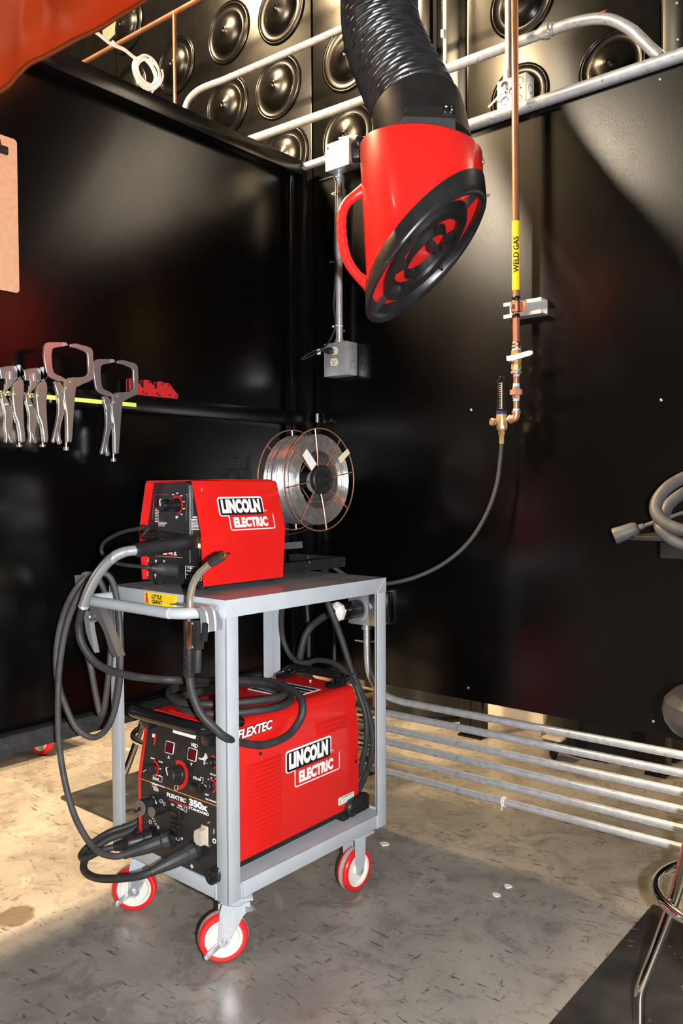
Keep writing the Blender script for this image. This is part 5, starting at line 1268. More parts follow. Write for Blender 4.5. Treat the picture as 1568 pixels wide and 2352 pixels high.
for zz in (z0 + 0.008, z1 - 0.008): build('screw', MB().lathe((x1 - 0.008, -0.060, zz), (0, -1, 0), [(0.005, 0), (0.004, 0.002), (0.0001, 0.003)], 12), M['zinc'], cv, world=True)
for dz in (0.028, -0.022): build('knockout', MB().ring((x1 + 0.0002, -0.026, (z0 + z1) / 2 + dz), (1, 0, 0), 0.0125, 0.0010, 24, 6), M['steel'], bb_, world=True)
cx = at(779, 600, 'y', -0.03).x; cz0, cz1 = z1, at(779, 400, 'y', -0.03).z
vc = conduit([V((cx, -0.032, cz0)), V((cx, -0.032, (cz0 + cz1) / 2)), V((cx, -0.032, cz1 + 0.01))], 0.0125, 'vertical conduit between the outlet box and the junction box above it', n=0)
for zz in (cz0 + 0.008, cz1 - 0.008): build('connector', MB().lathe((cx, -0.032, zz - 0.010), (0, 0, 1), [(0.0145, 0), (0.018, 0.002), (0.018, 0.012), (0.0145, 0.014), (0.0145, 0.020)], 16), M['zinc'], vc, world=True)
zz = at(778, 598, 'y', -0.04).z; build('strap', MB().ring((cx, -0.032, zz), (0, 0, 1), 0.0145, 0.003, 20, 6).cyl((cx - 0.012, -0.036, zz), (cx - 0.036, -0.042, zz), 0.003, 0.003, 8).cyl((cx + 0.01, -0.03, zz), (cx + 0.022, 0.0, zz), 0.004, 0.004, 8), M['zinc'], vc, world=True)
for py in (442, 748):
    zz = at(778, py, 'y', -0.04).z; build('cable_tie', MB().ring((cx - 0.003, -0.034, zz), (0, 0, 1), 0.0160, 0.0017, 18, 6).ball((cx - 0.020, -0.042, zz), 0.004, 8), M['whitepaint'], vc, world=True)
# upper junction box
a, b = at(747, 332, 'y', -0.082), at(801, 374, 'y', -0.082)
jb = thing('junction_box', 'bright metal junction box with pencilled cover at the top of the wall corner', 'junction box', ((a.x + b.x) / 2, -0.04, b.z))
jx0, jx1, jz0, jz1 = a.x, b.x, (at(748, 397, 'y', -0.082).z + b.z) / 2, (a.z + at(801, 316, 'y', -0.082).z) / 2
kbox(jb, jx0, jx1, jz0, jz1, -0.025, -0.079)
jc = build('cover', MB().box(((jx0 + jx1) / 2, -0.081, (jz0 + jz1) / 2), (jx1 - jx0 + .001, 0.003, jz1 - jz0 + .001), bev=0.001), mat('pale_cover', (0.72, 0.70, 0.64), 0.4, 0.4), jb, world=True)
JB = basis((jx0, -0.0828, jz0), (1, 0, 0), (0, 0, 1)); i_ = FR[jb.name].inverted()
for s_, x, z, sz in (('L6', 0.040, 0.080, 0.018), ('2,4,6 P.H.', 0.018, 0.064, 0.014), ('120/208V', 0.022, 0.010, 0.017), ('ckt 20', 0.034, 0.030, 0.009)):
    text(s_, sz, i_ @ JB @ Matrix.Translation((x, z, 0)), mat('pencil_grey', (0.22, 0.21, 0.20), 0.6), jc, 'handwriting', 0.0, 0.8)
build('screw', MB().ball((jx0 + 0.012, -0.083, jz1 - 0.014), 0.0035, 8), M['slot'], jc, world=True)
yt = -0.045
zc_ = at(740, 369, 'y', yt).z
conduit([V((-0.25, yt, zc_)), V((jx0, yt, zc_))], 0.0135, 'short bright conduit stub between the left wall beam and the junction box', n=0)
rt = [at(px, py, 'y', -0.016) for px, py in ((845, 340), (1090, 270), (1316, 206), (1568, 141))]
zr = sum(p.z for p in rt[1:]) / 3
o = conduit([V((jx1 - 0.01, -0.02, zr)), V((0.9, -0.016, zr)), V((2.6, -0.016, zr))], 0.0165, 'long grey conduit running along the top edge of the right wall', n=0)
# white cord looping over the junction box and the cable down the conduit
p = [at(778, 318, 'y', -0.07), at(805, 313, 'y', -0.06), at(835, 316, 'y', -0.05), at(850, 330, 'y', -0.04)]
solo('cord', MB().tube(p, 0.0035, 8), M['cream'], 'thin white cord arching over the junction box top', 'cord')
pc2 = thing('extension_cord', 'thin black cord with plug in the outlet box, tied along the conduit', 'cord', (cx - 0.03, -0.06, z1))
FR[pc2.name] = frame((cx - 0.03, -0.06, z1))
pl_ = V((xm, -0.064, at(767, 806, 'y', -0.064).z))
build('plug', MB().box(pl_ + V((-0.008, -0.010, 0)), (0.022, 0.022, 0.022), Matrix.Rotation(0.3, 4, 'Z'), bev=0.004).cyl(pl_ + V((-0.015, -0.018, 0)), pl_ + V((-0.036, -0.030, 0.001)), 0.0075, 0.005, 12), M['plastic'], pc2, world=True)
cp_ = [pl_ + V((-0.034, -0.028, 0.001))] + [at(a, b, 'y', -0.10) for a, b in ((728, 804), (708, 813), (693, 824), (700, 824), (722, 813), (742, 800))] + [at(a, b, 'y', -0.05) for a, b in ((757, 782), (768, 758), (770, 735), (766, 705), (767, 680), (770, 640), (769, 560), (771, 480), (772, 430), (768, 405))]
build('cord', MB().sweep(spline(cp_, 6), 0.0034, 8), M['rubber'], pc2, world=True)
p = at(732, 808, 'y', -0.103); build('tag', MB().box(p, (0.016, 0.001, 0.020), bev=0.0004), M['label'], pc2, world=True)
# conduits above the booth
Y2, Y1 = 0.14, 0.24
c2z = at(600, 311, 'y', Y2); c2r = at(1240, 80, 'y', Y2)
pts = [at(560, 326, 'y', Y2), at(805, 240, 'y', Y2), at(1030, 157, 'y', Y2), at(1258, 72, 'y', Y2), at(1335, 48, 'y', Y2), at(1395, 44, 'y', Y2), at(1445, 66, 'y', Y2), at(1480, 98, 'y', Y2), at(1525, 142, 'y', Y2), at(1560, 185, 'y', Y2)]
conduit(pts, 0.0165, 'grey conduit above the right wall that bends down at upper right', couplings=[(at(1258, 71, 'y', Y2), (1, 0, 0.02))])
pts = [at(424, 252, 'y', Y1), at(434, 228, 'y', Y1), at(455, 208, 'y', Y1), at(485, 194, 'y', Y1), at(520, 181, 'y', Y1), at(660, 121, 'y', Y1), at(777, 70, 'y', Y1), at(960, -10, 'y', Y1)]
conduit(pts, 0.0145, 'upper bright conduit bending down behind the left wall beam', n=6)
x_ = at(1163, 80, 'y', 0.06)
a, b = at(1140, 182, 'y', 0.05), at(1208, 240, 'y', 0.05)
k2 = thing('square_box', 'open square steel box with knockouts above the right wall behind the copper pipe', 'junction box', ((a.x + b.x) / 2, 0.08, b.z))
x0, x1, z1, z0 = a.x, b.x, at(1175, 175, 'y', 0.05).z, at(1175, 265, 'y', 0.05).z
bx_ = kbox(k2, x0, x1, z0, z1, 0.052, 0.105)
xc = (x0 + x1) / 2
for px, py, r in ((1158, 196, 0.012), (1192, 186, 0.012), (1176, 208, 0.011), (1158, 232, 0.012), (1192, 224, 0.008)):
    p = at(px, py, 'y', 0.0515); build('knockout', MB().ring((p.x, 0.0515, p.z), (0, 1, 0), r, 0.0011, 24, 6), M['steel'], bx_, world=True)
for px, py in ((1158, 194), (1150, 216), (1160, 212), (1172, 205), (1186, 205), (1195, 201)):
    p = at(px, py, 'y', 0.0515); r = 0.010 if py == 194 else 0.0028; build('hole', MB().lathe((p.x, 0.0520, p.z), (0, -1, 0), [(r, 0), (r, 0.0012)], 16), M['slot'], bx_, world=True)
p = at(1219, 195, 'y', 0.078); build('knockout', MB().ring((x1 + 0.0003, 0.078, (z0 + z1) / 2 + 0.015), (1, 0, 0), 0.013, 0.001, 22, 6), M['steel'], bx_, world=True)
vcx = x_.x; conduit([V((vcx, 0.075, z1)), V((vcx, 0.075, 3.3))], 0.0125, 'vertical conduit beside the copper pipe rising from the square box', couplings=[(V((vcx, 0.075, z1 + 0.012)), (0, 0, 1))], n=0)
w = [at(1160, 196, 'y', 0.048), at(1150, 212, 'y', 0.04), at(1139, 228, 'y', 0.045), at(1122, 246, 'y', 0.06)]
solo('cord', MB().tube(w, 0.0035, 8), M['cream'], 'white cord coming out of the square steel box', 'cord')
wx_ = at(1022, 80, 'y', 0.44)
wc_ = thing('white_conduit', 'slim white vertical cable run on the rear panel beside the duct', 'cable', (wx_.x, 0.44, 2.4))
build('cable', MB().cyl((wx_.x, 0.44, 2.4), (wx_.x, 0.44, 3.6), 0.0075, 0.0075, 10), M['cream'], wc_, world=True)
p = at(1018, 78, 'y', 0.43); build('clip', MB().box(p, (0.014, 0.02, 0.03), bev=0.002), M['whitepaint'], wc_, world=True)
# copper pipes at upper left
p, q = at(262, 106, 'y', 0.30), at(470, -8, 'y', 0.30)
conduit([p - (q - p) * 0.4, p, q, q + (q - p)], 0.0125, 'horizontal copper pipe high behind the left wall', 'copper_pipe', m='copper', n=0)
p = at(399, 130, 'y', 0.28); conduit([V((p.x, 0.285, 2.2)), V((p.x, 0.285, at(398, 32, 'y', 0.285).z))], 0.0085, 'short vertical copper drop pipe behind the left wall beam', 'copper_pipe', m='copper', n=0)

# ================================================================ weld gas drop
YG = -0.062
gp_ = lambda px, py: at(px, py, 'y', YG)
gx = gp_(1185, 600).x
top = V((gp_(1178, 0).x, YG, 3.3)); g_ = thing('weld_gas_pipe', 'vertical copper weld gas pipe with yellow label, valve and fittings', 'pipe', (gx, YG, gp_(1186, 945).z))
def gz(py): return gp_(1186, py).z
mid = V((gp_(1184, 500).x, YG, gz(500))); bot = V((gp_(1185.5, 790).x, YG, gz(795)))
build('pipe', MB().sweep([top, mid, bot], 0.0106, 20), M['copper'], g_, world=True)
la, lb_ = V((gp_(1184, 508).x, YG, gz(508))), V((gp_(1184.5, 667).x, YG, gz(667)))
sl = build('pipe_label', MB().cyl(la, lb_, 0.0113, 0.0113, 28), M['yellow'], g_, world=True)
# lettering wrapped round the pipe, reading upwards
cu = bpy.data.curves.new('t', 'FONT'); cu.body = 'WELD GAS'; cu.size = 0.0235; cu.extrude = 0.0003; cu.offset = 0.0007; cu.resolution_u = 4
ot = bpy.data.objects.new('t', cu); COL.objects.link(ot)
me = bpy.data.meshes.new_from_object(ot.evaluated_get(bpy.context.evaluated_depsgraph_get())); me.name = 'lettering'
bm = bmesh.new(); bm.from_mesh(me); bmesh.ops.triangulate(bm, faces=bm.faces[:]); bmesh.ops.subdivide_edges(bm, edges=bm.edges[:], cuts=3, use_grid_fill=True); bm.to_mesh(me); bm.free()
bpy.data.objects.remove(ot)
zs, ze = gz(627), gz(545); W_ = max(v.co.x for v in me.vertices); fdir = math.atan2(CAM.y - YG, CAM.x - gx)
for v in me.vertices:
    s_, h, e = v.co.x / W_ * (ze - zs), v.co.y - 0.0085, v.co.z
    an = fdir - h / 0.0114; r = 0.01155 + max(e, 0)
    c_ = la.lerp(lb_, (la.z - (zs + s_)) / (la.z - lb_.z))
    v.co = V((c_.x + r * math.cos(an), c_.y + r * math.sin(an), zs + s_)) - FR[g_.name].translation
me.materials.clear(); me.materials.append(M['slot']); lt = bpy.data.objects.new('lettering', me); COL.objects.link(lt); lt.parent = sl
px0 = V((gx, YG, 0))
def seg_(name, prof, m, seg=16, parent=None, x=None):
    """prof: (radius, photo row)"""
    c = V((gx if x is None else x, YG, 0)); mb = MB().lathe(c, (0, 0, 1), [(r, gz(py)) for r, py in prof][::-1], seg); return build(name, mb, M[m], parent or g_, world=True, sharp=25)
gx = gp_(1185.5, 860).x
seg_('solder_joint', [(0.011, 785), (0.0135, 789), (0.0125, 794), (0.0150, 797), (0.0135, 801)], 'copperdull')
seg_('thread_tape', [(0.0125, 799), (0.0130, 801), (0.0130, 806)], 'teflon')
bv = seg_('ball_valve', [(0.0155, 805), (0.0160, 806), (0.0160, 816), (0.0125, 818), (0.0160, 824), (0.0160, 832), (0.0130, 836), (0.0160, 838), (0.0160, 849)], 'brass', 8)
seg_('thread_tape', [(0.0125, 848), (0.0125, 853)], 'teflon')
seg_('ring', [(0.0125, 851), (0.0165, 853), (0.0165, 858), (0.0125, 860)], 'bronze', 18)
seg_('thread_tape', [(0.0095, 858), (0.0095, 865)], 'teflon')
seg_('nipple', [(0.0088, 863), (0.0088, 884)], 'copper')
seg_('thread_tape', [(0.0098, 881), (0.0098, 889)], 'teflon')
seg_('union', [(0.0125, 888), (0.0125, 895), (0.0200, 895.5), (0.0200, 907), (0.0125, 907.5), (0.0120, 916)], 'bronze', 6)
seg_('thread_tape', [(0.0095, 914), (0.0095, 921)], 'teflon')
seg_('nipple', [(0.0086, 920), (0.0086, 944)], 'copper')
seg_('thread_tape', [(0.0098, 939), (0.0098, 945)], 'teflon')
# valve lever
v = V((gx, YG - 0.017, gz(825))); build('valve_stem', MB().lathe(v + V((-0.006, 0.004, -0.001)), (0, -1, 0), [(0.012, 0), (0.012, 0.006), (0.007, 0.008), (0.007, 0.014)], 8), M['copperdull'], bv, world=True)
lv = [(-0.014, -0.007), (0.006, -0.0085), (0.016, -0.006), (0.060, 0.000), (0.067, 0.004), (0.067, 0.012), (0.058, 0.014), (0.016, 0.009), (0.004, 0.007), (-0.016, 0.007)]
build('lever', MB().prism(lv, basis(v + V((0, -0.010, 0)), (1, 0, 0.02), (0, 0, 1)), 0.006), M['whitepaint'], bv, world=True)
# elbow to the flow meter
fx = gp_(1152, 940).x; zE = gz(958)
build('elbow', MB().sweep(spline([V((gx, YG, gz(943))), V((gx, YG, gz(950))), V((gx - 0.004, YG, zE - 0.002)), V((gx - 0.014, YG, zE - 0.0045)), V((gx - 0.022, YG, zE - 0.005))], 5), 0.0112, 16), M['bronze'], g_, world=True)
build('elbow_band', MB().lathe((gx, YG, gz(944) - 0.006), (0, 0, 1), [(0.0135, 0), (0.0135, 0.006)], 18).lathe((gx - 0.016, YG, zE - 0.005), (-1, 0, 0), [(0.0135, 0), (0.0135, 0.006)], 18), M['bronze'], g_, world=True)
build('side_nipple', MB().cyl((gx - 0.02, YG, zE - 0.005), (fx + 0.012, YG, zE - 0.006), 0.006, 0.006, 8), M['brass'], g_, world=True)
fm = thing('flow_meter', 'brass gas flow meter with a clear upright tube beside the weld gas pipe', 'flow meter', (fx, YG, gz(1018)))
FR[fm.name] = frame((fx, YG, gz(1018)))
sg = lambda nm, pr, m, sgm=20: build(nm, MB().lathe((fx, YG, 0), (0, 0, 1), [(r, gz(py)) for r, py in pr][::-1], sgm), M[m], fm, world=True, sharp=30)
sg('body', [(0.0165, 950), (0.0170, 952), (0.0170, 982), (0.0145, 986), (0.008, 987)], 'brass', 24)
sg('band', [(0.0165, 942), (0.0168, 943), (0.0168, 950)], 'bluedark', 24)
sg('hose_nut', [(0.0105, 986), (0.0108, 987), (0.0108, 996), (0.0085, 998), (0.0085, 1000), (0.0078, 1001), (0.0078, 1018)], 'brass', 6)
sg('tube', [(0.0155, 943), (0.0150, 930), (0.0132, 880), (0.0128, 868), (0.0105, 863), (0.006, 860.5), (0.0001, 860)], 'clear', 28)
sg('float_tube', [(0.0045, 942), (0.0040, 872)], 'clear', 12)
mb = MB()
for k in range(13): mb.box((fx - 0.002, YG - 0.0062, gz(878 + k * 4.8)), (0.006, 0.0006, 0.0016))
mb.box((fx + 0.003, YG - 0.0062, (gz(876) + gz(938)) / 2), (0.003, 0.0006, gz(876) - gz(938)))
build('scale', mb, M['whitepaint'], fm, world=True)
build('knob', MB().lathe((fx - 0.014, YG - 0.008, gz(967)), (-0.5, -0.85, 0), [(0.006, 0), (0.006, 0.006), (0.0115, 0.007), (0.0120, 0.009), (0.0120, 0.017), (0.010, 0.019), (0.0001, 0.0195)], 20), M['bronze'], fm, world=True)
build('label', MB().box((fx + 0.010, YG - 0.0142, gz(980)), (0.010, 0.001, 0.009), Matrix.Rotation(0.6, 4, 'Z')), M['label'], fm, world=True)
hpts = [V((fx, YG, gz(1015))), at(1148, 1060, 'y', -0.062), at(1140, 1115, 'y', -0.07), at(1117, 1180, 'y', -0.09), at(1078, 1243, 'y', -0.13), at(1022, 1292, 'y', -0.18), at(958, 1324, 'y', -0.235), at(900, 1339, 'y', -0.27), at(862, 1342, 'y', -0.28), at(820, 1338, 'y', -0.28), CF @ V((-0.30, 0.66, 0.93)), CF @ V((-0.30, 0.60, 0.94))]
solo('gas_hose', MB().sweep(spline(hpts, 8), 0.0068, 12), M['rubber'], 'black rubber gas hose hanging from the flow meter to the cart', 'hose')
# strut bracket with pipe clamp
a, b = at(1156, 707, 'y', -0.042), at(1243, 700, 'y', -0.042)
sbk = thing('strut_bracket', 'short bright strut channel bracket clamping the weld gas pipe to the wall', 'bracket', ((a.x + b.x) / 2, 0, a.z - 0.025))
FR[sbk.name] = frame(((a.x + b.x) / 2, 0, a.z - 0.025))
xc_, zc2, ln, hh = (a.x + b.x) / 2, (at(1199, 690, 'y', -0.042).z + at(1199, 725, 'y', -0.042).z) / 2, b.x - a.x, 0.044
mb = MB().box((xc_, -0.0015, zc2), (ln, 0.003, hh)).box((xc_, -0.021, zc2 + hh / 2), (ln, 0.042, 0.0028)).box((xc_, -0.021, zc2 - hh / 2), (ln, 0.042, 0.0028)).box((xc_, -0.041, zc2 + hh / 2 - 0.005), (ln, 0.0028, 0.009)).box((xc_, -0.041, zc2 - hh / 2 + 0.005), (ln, 0.0028, 0.009))
build('channel', mb, M['zinc'], sbk, world=True)
build('bolt', MB().lathe((xc_ + ln * .22, -0.003, zc2 - .004), (0, -1, 0), [(0.012, 0), (0.012, 0.002), (0.008, 0.003), (0.008, 0.009)], 6), M['zinc'], sbk, world=True)
gx2 = at(1185, 706, 'y', YG).x
build('pipe_clamp', MB().lathe((gx2, YG, zc2 - 0.010), (0, 0, 1), [(0.0112, -0.006), (0.0145, -0.004), (0.0150, 0.026), (0.0112, 0.030)], 18).box((gx2 + 0.020, YG + 0.006, zc2), (0.014, 0.004, 0.030)).cyl((gx2 - 0.002, YG - 0.012, zc2 + .002), (gx2 - 0.004, YG - 0.024, zc2 + .002), 0.006, 0.005, 8), M['copperdull'], sbk, world=True)
mb = MB()
for zz in (zc2 + 0.026, zc2 - 0.026): mb.lathe((gx2, YG, zz - 0.006), (0, 0, 1), [(0.0108, 0), (0.0122, 0.003), (0.0118, 0.009), (0.0108, 0.012)], 14)
build('black_tape', mb, M['glossblack'], sbk, world=True)

# ================================================================ things on the left wall
KX = 0.018
def kp_(X, Y, x=KX): return at(X / 3.136, 750 + Y / 3.136, 'x', x)         # from the 3.136x study of the rail
def LM(x): return Matrix(((0, 0, 1, x), (1, 0, 0, 0), (0, 1, 0, 0), (0, 0, 0, 1)))   # outline in y-z, extruded along +x
def ol(pts): return [(q.y, q.z) for q in (kp_(a, b) for a, b in pts)]
strip = thing('magnetic_strip', 'long black magnetic tool strip with a yellow stripe on the left wall rail', 'tool holder', (0.006, -1.05, 1.392))
e_ = at(319, 931, 'x', 0.012)
build('bar', MB().box((0.006, (e_.y - 1.55) / 2, e_.z), (0.012, e_.y + 1.55, 0.032), bev=0.002), M['frame'], strip, world=True)
build('stripe', MB().box((0.0125, (e_.y - 1.55) / 2 - 0.004, e_.z), (0.0012, e_.y + 1.55 - 0.012, 0.0115)), M['lime'], strip, world=True)

def c_clamp(label, m, group):
    base = kp_(815, 980)
    o = thing('locking_c_clamp', label, 'clamp', (KX, base.y, base.z), 0, group); FR[o.name] = frame((KX, base.y, base.z))
    def pp(name, pts, x, th, mm=m, bev=True):
        return build(name, MB().prism(ol(pts), LM(x), th), M[mm], o, world=True, sharp=30, bevel=min(0.0028, th * .3))
    pp('fixed_jaw', [(690, 238), (770, 237), (800, 240), (809, 252), (806, 260), (775, 268), (722, 278), (712, 290), (708, 330), (712, 400), (720, 440), (735, 455), (770, 470), (796, 486), (796, 508), (740, 500), (700, 480), (675, 455), (664, 400), (655, 330), (657, 270), (668, 245)], KX + .004, 0.0085)
    mj = pp('moving_jaw', [(825, 250), (860, 243), (935, 262), (962, 273), (974, 295), (979, 400), (978, 480), (965, 495), (900, 525), (858, 548), (856, 500), (862, 476), (915, 470), (933, 458), (942, 440), (938, 320), (925, 300), (875, 280), (855, 275), (830, 270), (822, 260)], KX + .006, 0.0085)
    pp('jaw_tip', [(775, 238), (800, 240), (809, 252), (806, 260), (775, 266)], KX + .0125, 0.0008, 'whitepaint' if False else 'zinc')
    pp('jaw_tip', [(825, 250), (846, 246), (860, 254), (850, 272), (830, 270), (822, 260)], KX + .0035, 0.003, 'black')
    bd = pp('body', [(795, 490), (812, 479), (862, 474), (860, 540), (852, 620), (846, 700), (836, 860), (831, 918), (800, 918), (799, 800), (795, 720), (782, 640), (776, 580), (784, 520)], KX + .003, 0.015)
    pp('lever', [(733, 512), (752, 505), (768, 512), (786, 560), (802, 620), (798, 680), (785, 730), (768, 800), (762, 850), (765, 890), (776, 918), (768, 932), (755, 937), (747, 905), (742, 868), (734, 890), (730, 920), (717, 926), (711, 905), (724, 850), (738, 780), (748, 710), (748, 640), (744, 590), (730, 545), (726, 525)], KX + .001, 0.012)
    a, b, c = kp_(817, 915, KX + .009), kp_(817, 950, KX + .009), kp_(818, 972, KX + .009)
    build('screw', MB().cyl(a, b, 0.0034, 0.0034, 12).cyl(b, c, 0.0078, 0.0078, 18), M[m], o, world=True)
    mb = MB()
    for X, Y in ((745, 512), (771, 604), (847, 503), (822, 545)):
        q = kp_(X, Y, KX + 0.0165); mb.lathe((KX + 0.0125, q.y, q.z), (1, 0, 0), [(0.0042, 0), (0.0038, 0.007), (0.0001, 0.0085)], 12)
    build('rivet', mb, M['nickel'], bd, world=True)
    mb = MB(); q0, q1 = kp_(790, 560, KX + .016), kp_(808, 650, KX + .016)
    pts = [q0.lerp(q1, k / 60) + V((0.002 * math.cos(k * 1.25), 0.002 * math.sin(k * 1.25), 0)) for k in range(61)]
    build('spring', mb.sweep(pts, 0.0006, 5), M['steel'], bd, world=True)
    q = kp_(968, 380, KX + .0148); build('stamped_mark', MB().box(q, (0.0006, 0.0028, 0.010)), M['zinc'], mj, world=True)
    return o
def copies(o, off, label):
    r = o.copy(); COL.objects.link(r); r.location = o.location + V(off); r['label'] = label
    for ch in list(o.children):
        c = ch.copy(); COL.objects.link(c); c.parent = r
        for g in ch.children:
            d = g.copy(); COL.objects.link(d); d.parent = c
    return r
cc1 = c_clamp('rightmost of the two big locking C-clamps, hung next to the red magnets', 'steel', 'locking C-clamps on the magnetic strip')
off = at(152, 1033, 'x', KX) - at(261, 1057, 'x', KX)
cc2 = copies(cc1, (0.002, off.y, off.z + 0.002), 'left of the two big locking C-clamps, the paler nickel one')
for ch in cc2.children:
    if ch.data.materials[0] == M['steel']: ch.data = ch.data.copy(); ch.data.materials[0] = M['nickel']
def sheet_clamp(label, group):
    base = kp_(308, 866); o = thing('locking_sheet_clamp', label, 'clamp', (KX, base.y, base.z), 0, group); FR[o.name] = frame((KX, base.y, base.z))
    def pp(name, pts, x, th, mm='nickel'): return build(name, MB().prism(ol(pts), LM(x), th), M[mm], o, world=True, sharp=30, bevel=min(0.0035, th * .3))
    j = pp('wide_jaw', [(150, 315), (200, 304), (262, 297), (275, 310), (300, 358), (296, 370), (272, 398), (242, 426), (216, 402), (196, 392), (162, 394)], KX + .004, 0.010, 'steel')
    pp('wide_jaw', [(262, 297), (274, 297), (303, 352), (303, 372), (275, 400), (272, 392), (296, 364), (270, 312)], KX + .014, 0.016, 'steel')
    pp('jaw_neck', [(196, 345), (206, 336), (232, 340), (240, 425), (232, 440), (205, 470), (190, 500), (172, 498), (172, 480), (190, 440), (188, 400)], KX + .010, 0.009)
    pp('neck_rib', [(208, 340), (216, 336), (224, 340), (232, 392), (222, 402), (212, 396)], KX + .019, 0.002, 'zinc')
    bd = pp('body', [(243, 426), (272, 402), (303, 392), (314, 410), (319, 450), (312, 560), (315, 650), (320, 740), (326, 800), (322, 838), (290, 838), (286, 780), (272, 700), (248, 640), (238, 560), (232, 500)], KX + .003, 0.015)
    pp('lever', [(180, 492), (200, 520), (218, 560), (240, 610), (250, 650), (243, 720), (234, 770), (238, 800), (250, 822), (246, 842), (232, 838), (218, 806), (214, 790), (210, 815), (208, 845), (196, 832), (200, 780), (190, 730), (192, 660), (188, 610), (174, 560), (166, 505)], KX + .001, 0.012)
    a, b, c = kp_(307, 836, KX + .009), kp_(307, 851, KX + .009), kp_(308, 867, KX + .009)
    build('screw', MB().cyl(a, b, 0.0034, 0.0034, 12).cyl(b, c, 0.0076, 0.0076, 18), M['nickel'], o, world=True)
    mb = MB()
    for X, Y in ((186, 492), (277, 496), (228, 566), (238, 500)):
        q = kp_(X, Y, KX + .0165); mb.lathe((KX + 0.0125, q.y, q.z), (1, 0, 0), [(0.0042, 0), (0.0038, 0.007), (0.0001, 0.0085)], 12)
    build('rivet', mb, M['nickel'], bd, world=True)
    q0, q1 = kp_(240, 520, KX + .016), kp_(280, 700, KX + .016)
    pts = [q0.lerp(q1, k / 90) + V((0.0022 * math.cos(k * 1.25), 0.0022 * math.sin(k * 1.25), 0)) for k in range(91)]
    build('spring', MB().sweep(pts, 0.0007, 5), M['steel'], bd, world=True)
    q = kp_(209, 444, KX + .0195); build('stamped_mark', MB().box(q, (0.0008, 0.005, 0.011)), M['zinc'], bd, world=True)
    return o
s1 = sheet_clamp('right one of the two locking sheet metal clamps, partly before a C-clamp', 'locking sheet clamps on the magnetic strip')
off = at(42, 1027, 'x', KX) - at(98, 1026, 'x', KX)
copies(s1, (0.006, off.y, off.z + 0.001), 'leftmost locking sheet metal clamp, cut by the photo edge')
# red welding magnets on top of the rail
def magnet(label):
    pts = [(1033, 385), (1040, 380), (1066, 381), (1076, 386), (1140, 468), (1143, 482), (1140, 492), (1130, 499), (1040, 496), (1033, 490)]
    po = [(lambda q: (q.y, q.z))(at(a / 3.136, 750 + b / 3.136, 'x', -0.014)) for a, b in pts]
    cy, cz_ = sum(p[0] for p in po) / len(po), min(p[1] for p in po)
    o = thing('welding_magnet', label, 'magnet', (-0.02, cy, 1.436), 0, 'red welding magnets on the rail'); FR[o.name] = frame((-0.02, cy, 1.436))
    dz = 1.436 - cz_; po = [(a, b + dz) for a, b in po]
    for x in (-0.030, -0.0155): build('plate', MB().prism(po, LM(x), 0.003), M['magred'], o, world=True)
    ins = [(cy + (a - cy) * .96, 1.4365 + (b - 1.436) * .96) for a, b in po]
    build('core', MB().prism(ins, LM(-0.027), 0.0115), M['black'], o, world=True)
    for k in (2, 8, 6):
        a, b = po[k]; a += (cy - a) * .25; b += (1.46 - b) * .28
        build('hole', MB().lathe((-0.0127, a, b), (1, 0, 0), [(0.0032, 0), (0.0032, 0.0006)], 12), M['slot'], o, world=True)
    return o
mg = magnet('second from left in the row of four red welding magnets')
for X, lb in ((930, 'leftmost red welding magnet, half hidden behind the C-clamp'), (1130, 'third from left in the row of four red welding magnets'), (1194, 'rightmost of the four red welding magnets on the rail')):
    o_ = at(X / 3.136, 900, 'x', -0.014).y - at(1033 / 3.136, 900, 'x', -0.014).y
    copies(mg, (0.0 if X != 1194 else -0.012, o_, 0.0), lb)
# clipboard
a, b, c = at(48, 327, 'x', -0.036), at(37, 672, 'x', -0.036), at(0, 310, 'x', -0.036)
yr = (a.y + b.y) / 2; z0, z1 = b.z, at(30, 318, 'x', -0.036).z
cbd = thing('clipboard', 'brown hardboard clipboard hanging on the left wall at the photo edge', 'clipboard', (-0.038, yr - 0.115, z0))
FR[cbd.name] = frame((-0.038, yr - 0.115, z0))
build('board', MB().prism(rrect(0.23, z1 - z0, 0.010, 5, yr - 0.23, z0), LM(-0.041), 0.0032), M['hardboard'], cbd, world=True)
q = at(18, 350, 'x', -0.030)
build('clip', MB().box((-0.033, q.y - 0.055, q.z + 0.004), (0.010, 0.115, 0.022), bev=0.004), M['plastic'], cbd, world=True)
build('clip_plate', MB().prism([(q.y - 0.10, q.z), (q.y - 0.012, q.z), (q.y - 0.018, q.z + 0.03), (q.y - 0.035, q.z + 0.045), (q.y - 0.10, q.z + 0.045)], LM(-0.0375), 0.004), M['chrome'], cbd, world=True)
# coil of white cable on the top beam
ck = thing('cable_coil', 'tied coil of thin white cable hanging over the top of the left wall', 'cable', (-0.07, -0.75, 2.36))
c0 = at(337, 168, 'x', -0.07); FR[ck.name] = frame((-0.07, -0.75, 2.36)); rq = random.Random(5)
mb = MB()
for k in range(6):
    cc_ = c0 + V((rq.uniform(-.008, .008), rq.uniform(-.006, .006), rq.uniform(-.004, .004))); R2 = 0.040 + rq.uniform(-.005, .006)
    mb.sweep([cc_ + V((0.006 * math.sin(t + k), R2 * math.cos(t), R2 * 1.05 * math.sin(t))) for t in [2 * PI * j / 30 for j in range(30)]], 0.0031, 8, True)
build('coil', mb, M['cream'], ck, world=True)
mb = MB()
for dz in (0, 4):
    mb.tube([at(a, b + dz, 'x', -0.07) for a, b in ((205, 62), (228, 78), (250, 96), (262, 102), (285, 112), (305, 128), (318, 136))], 0.0031, 8)
mb.tube([at(a, b, 'x', -0.06) for a, b in ((372, 160), (374, 178), (366, 195), (352, 208), (345, 222))], 0.0031, 8)
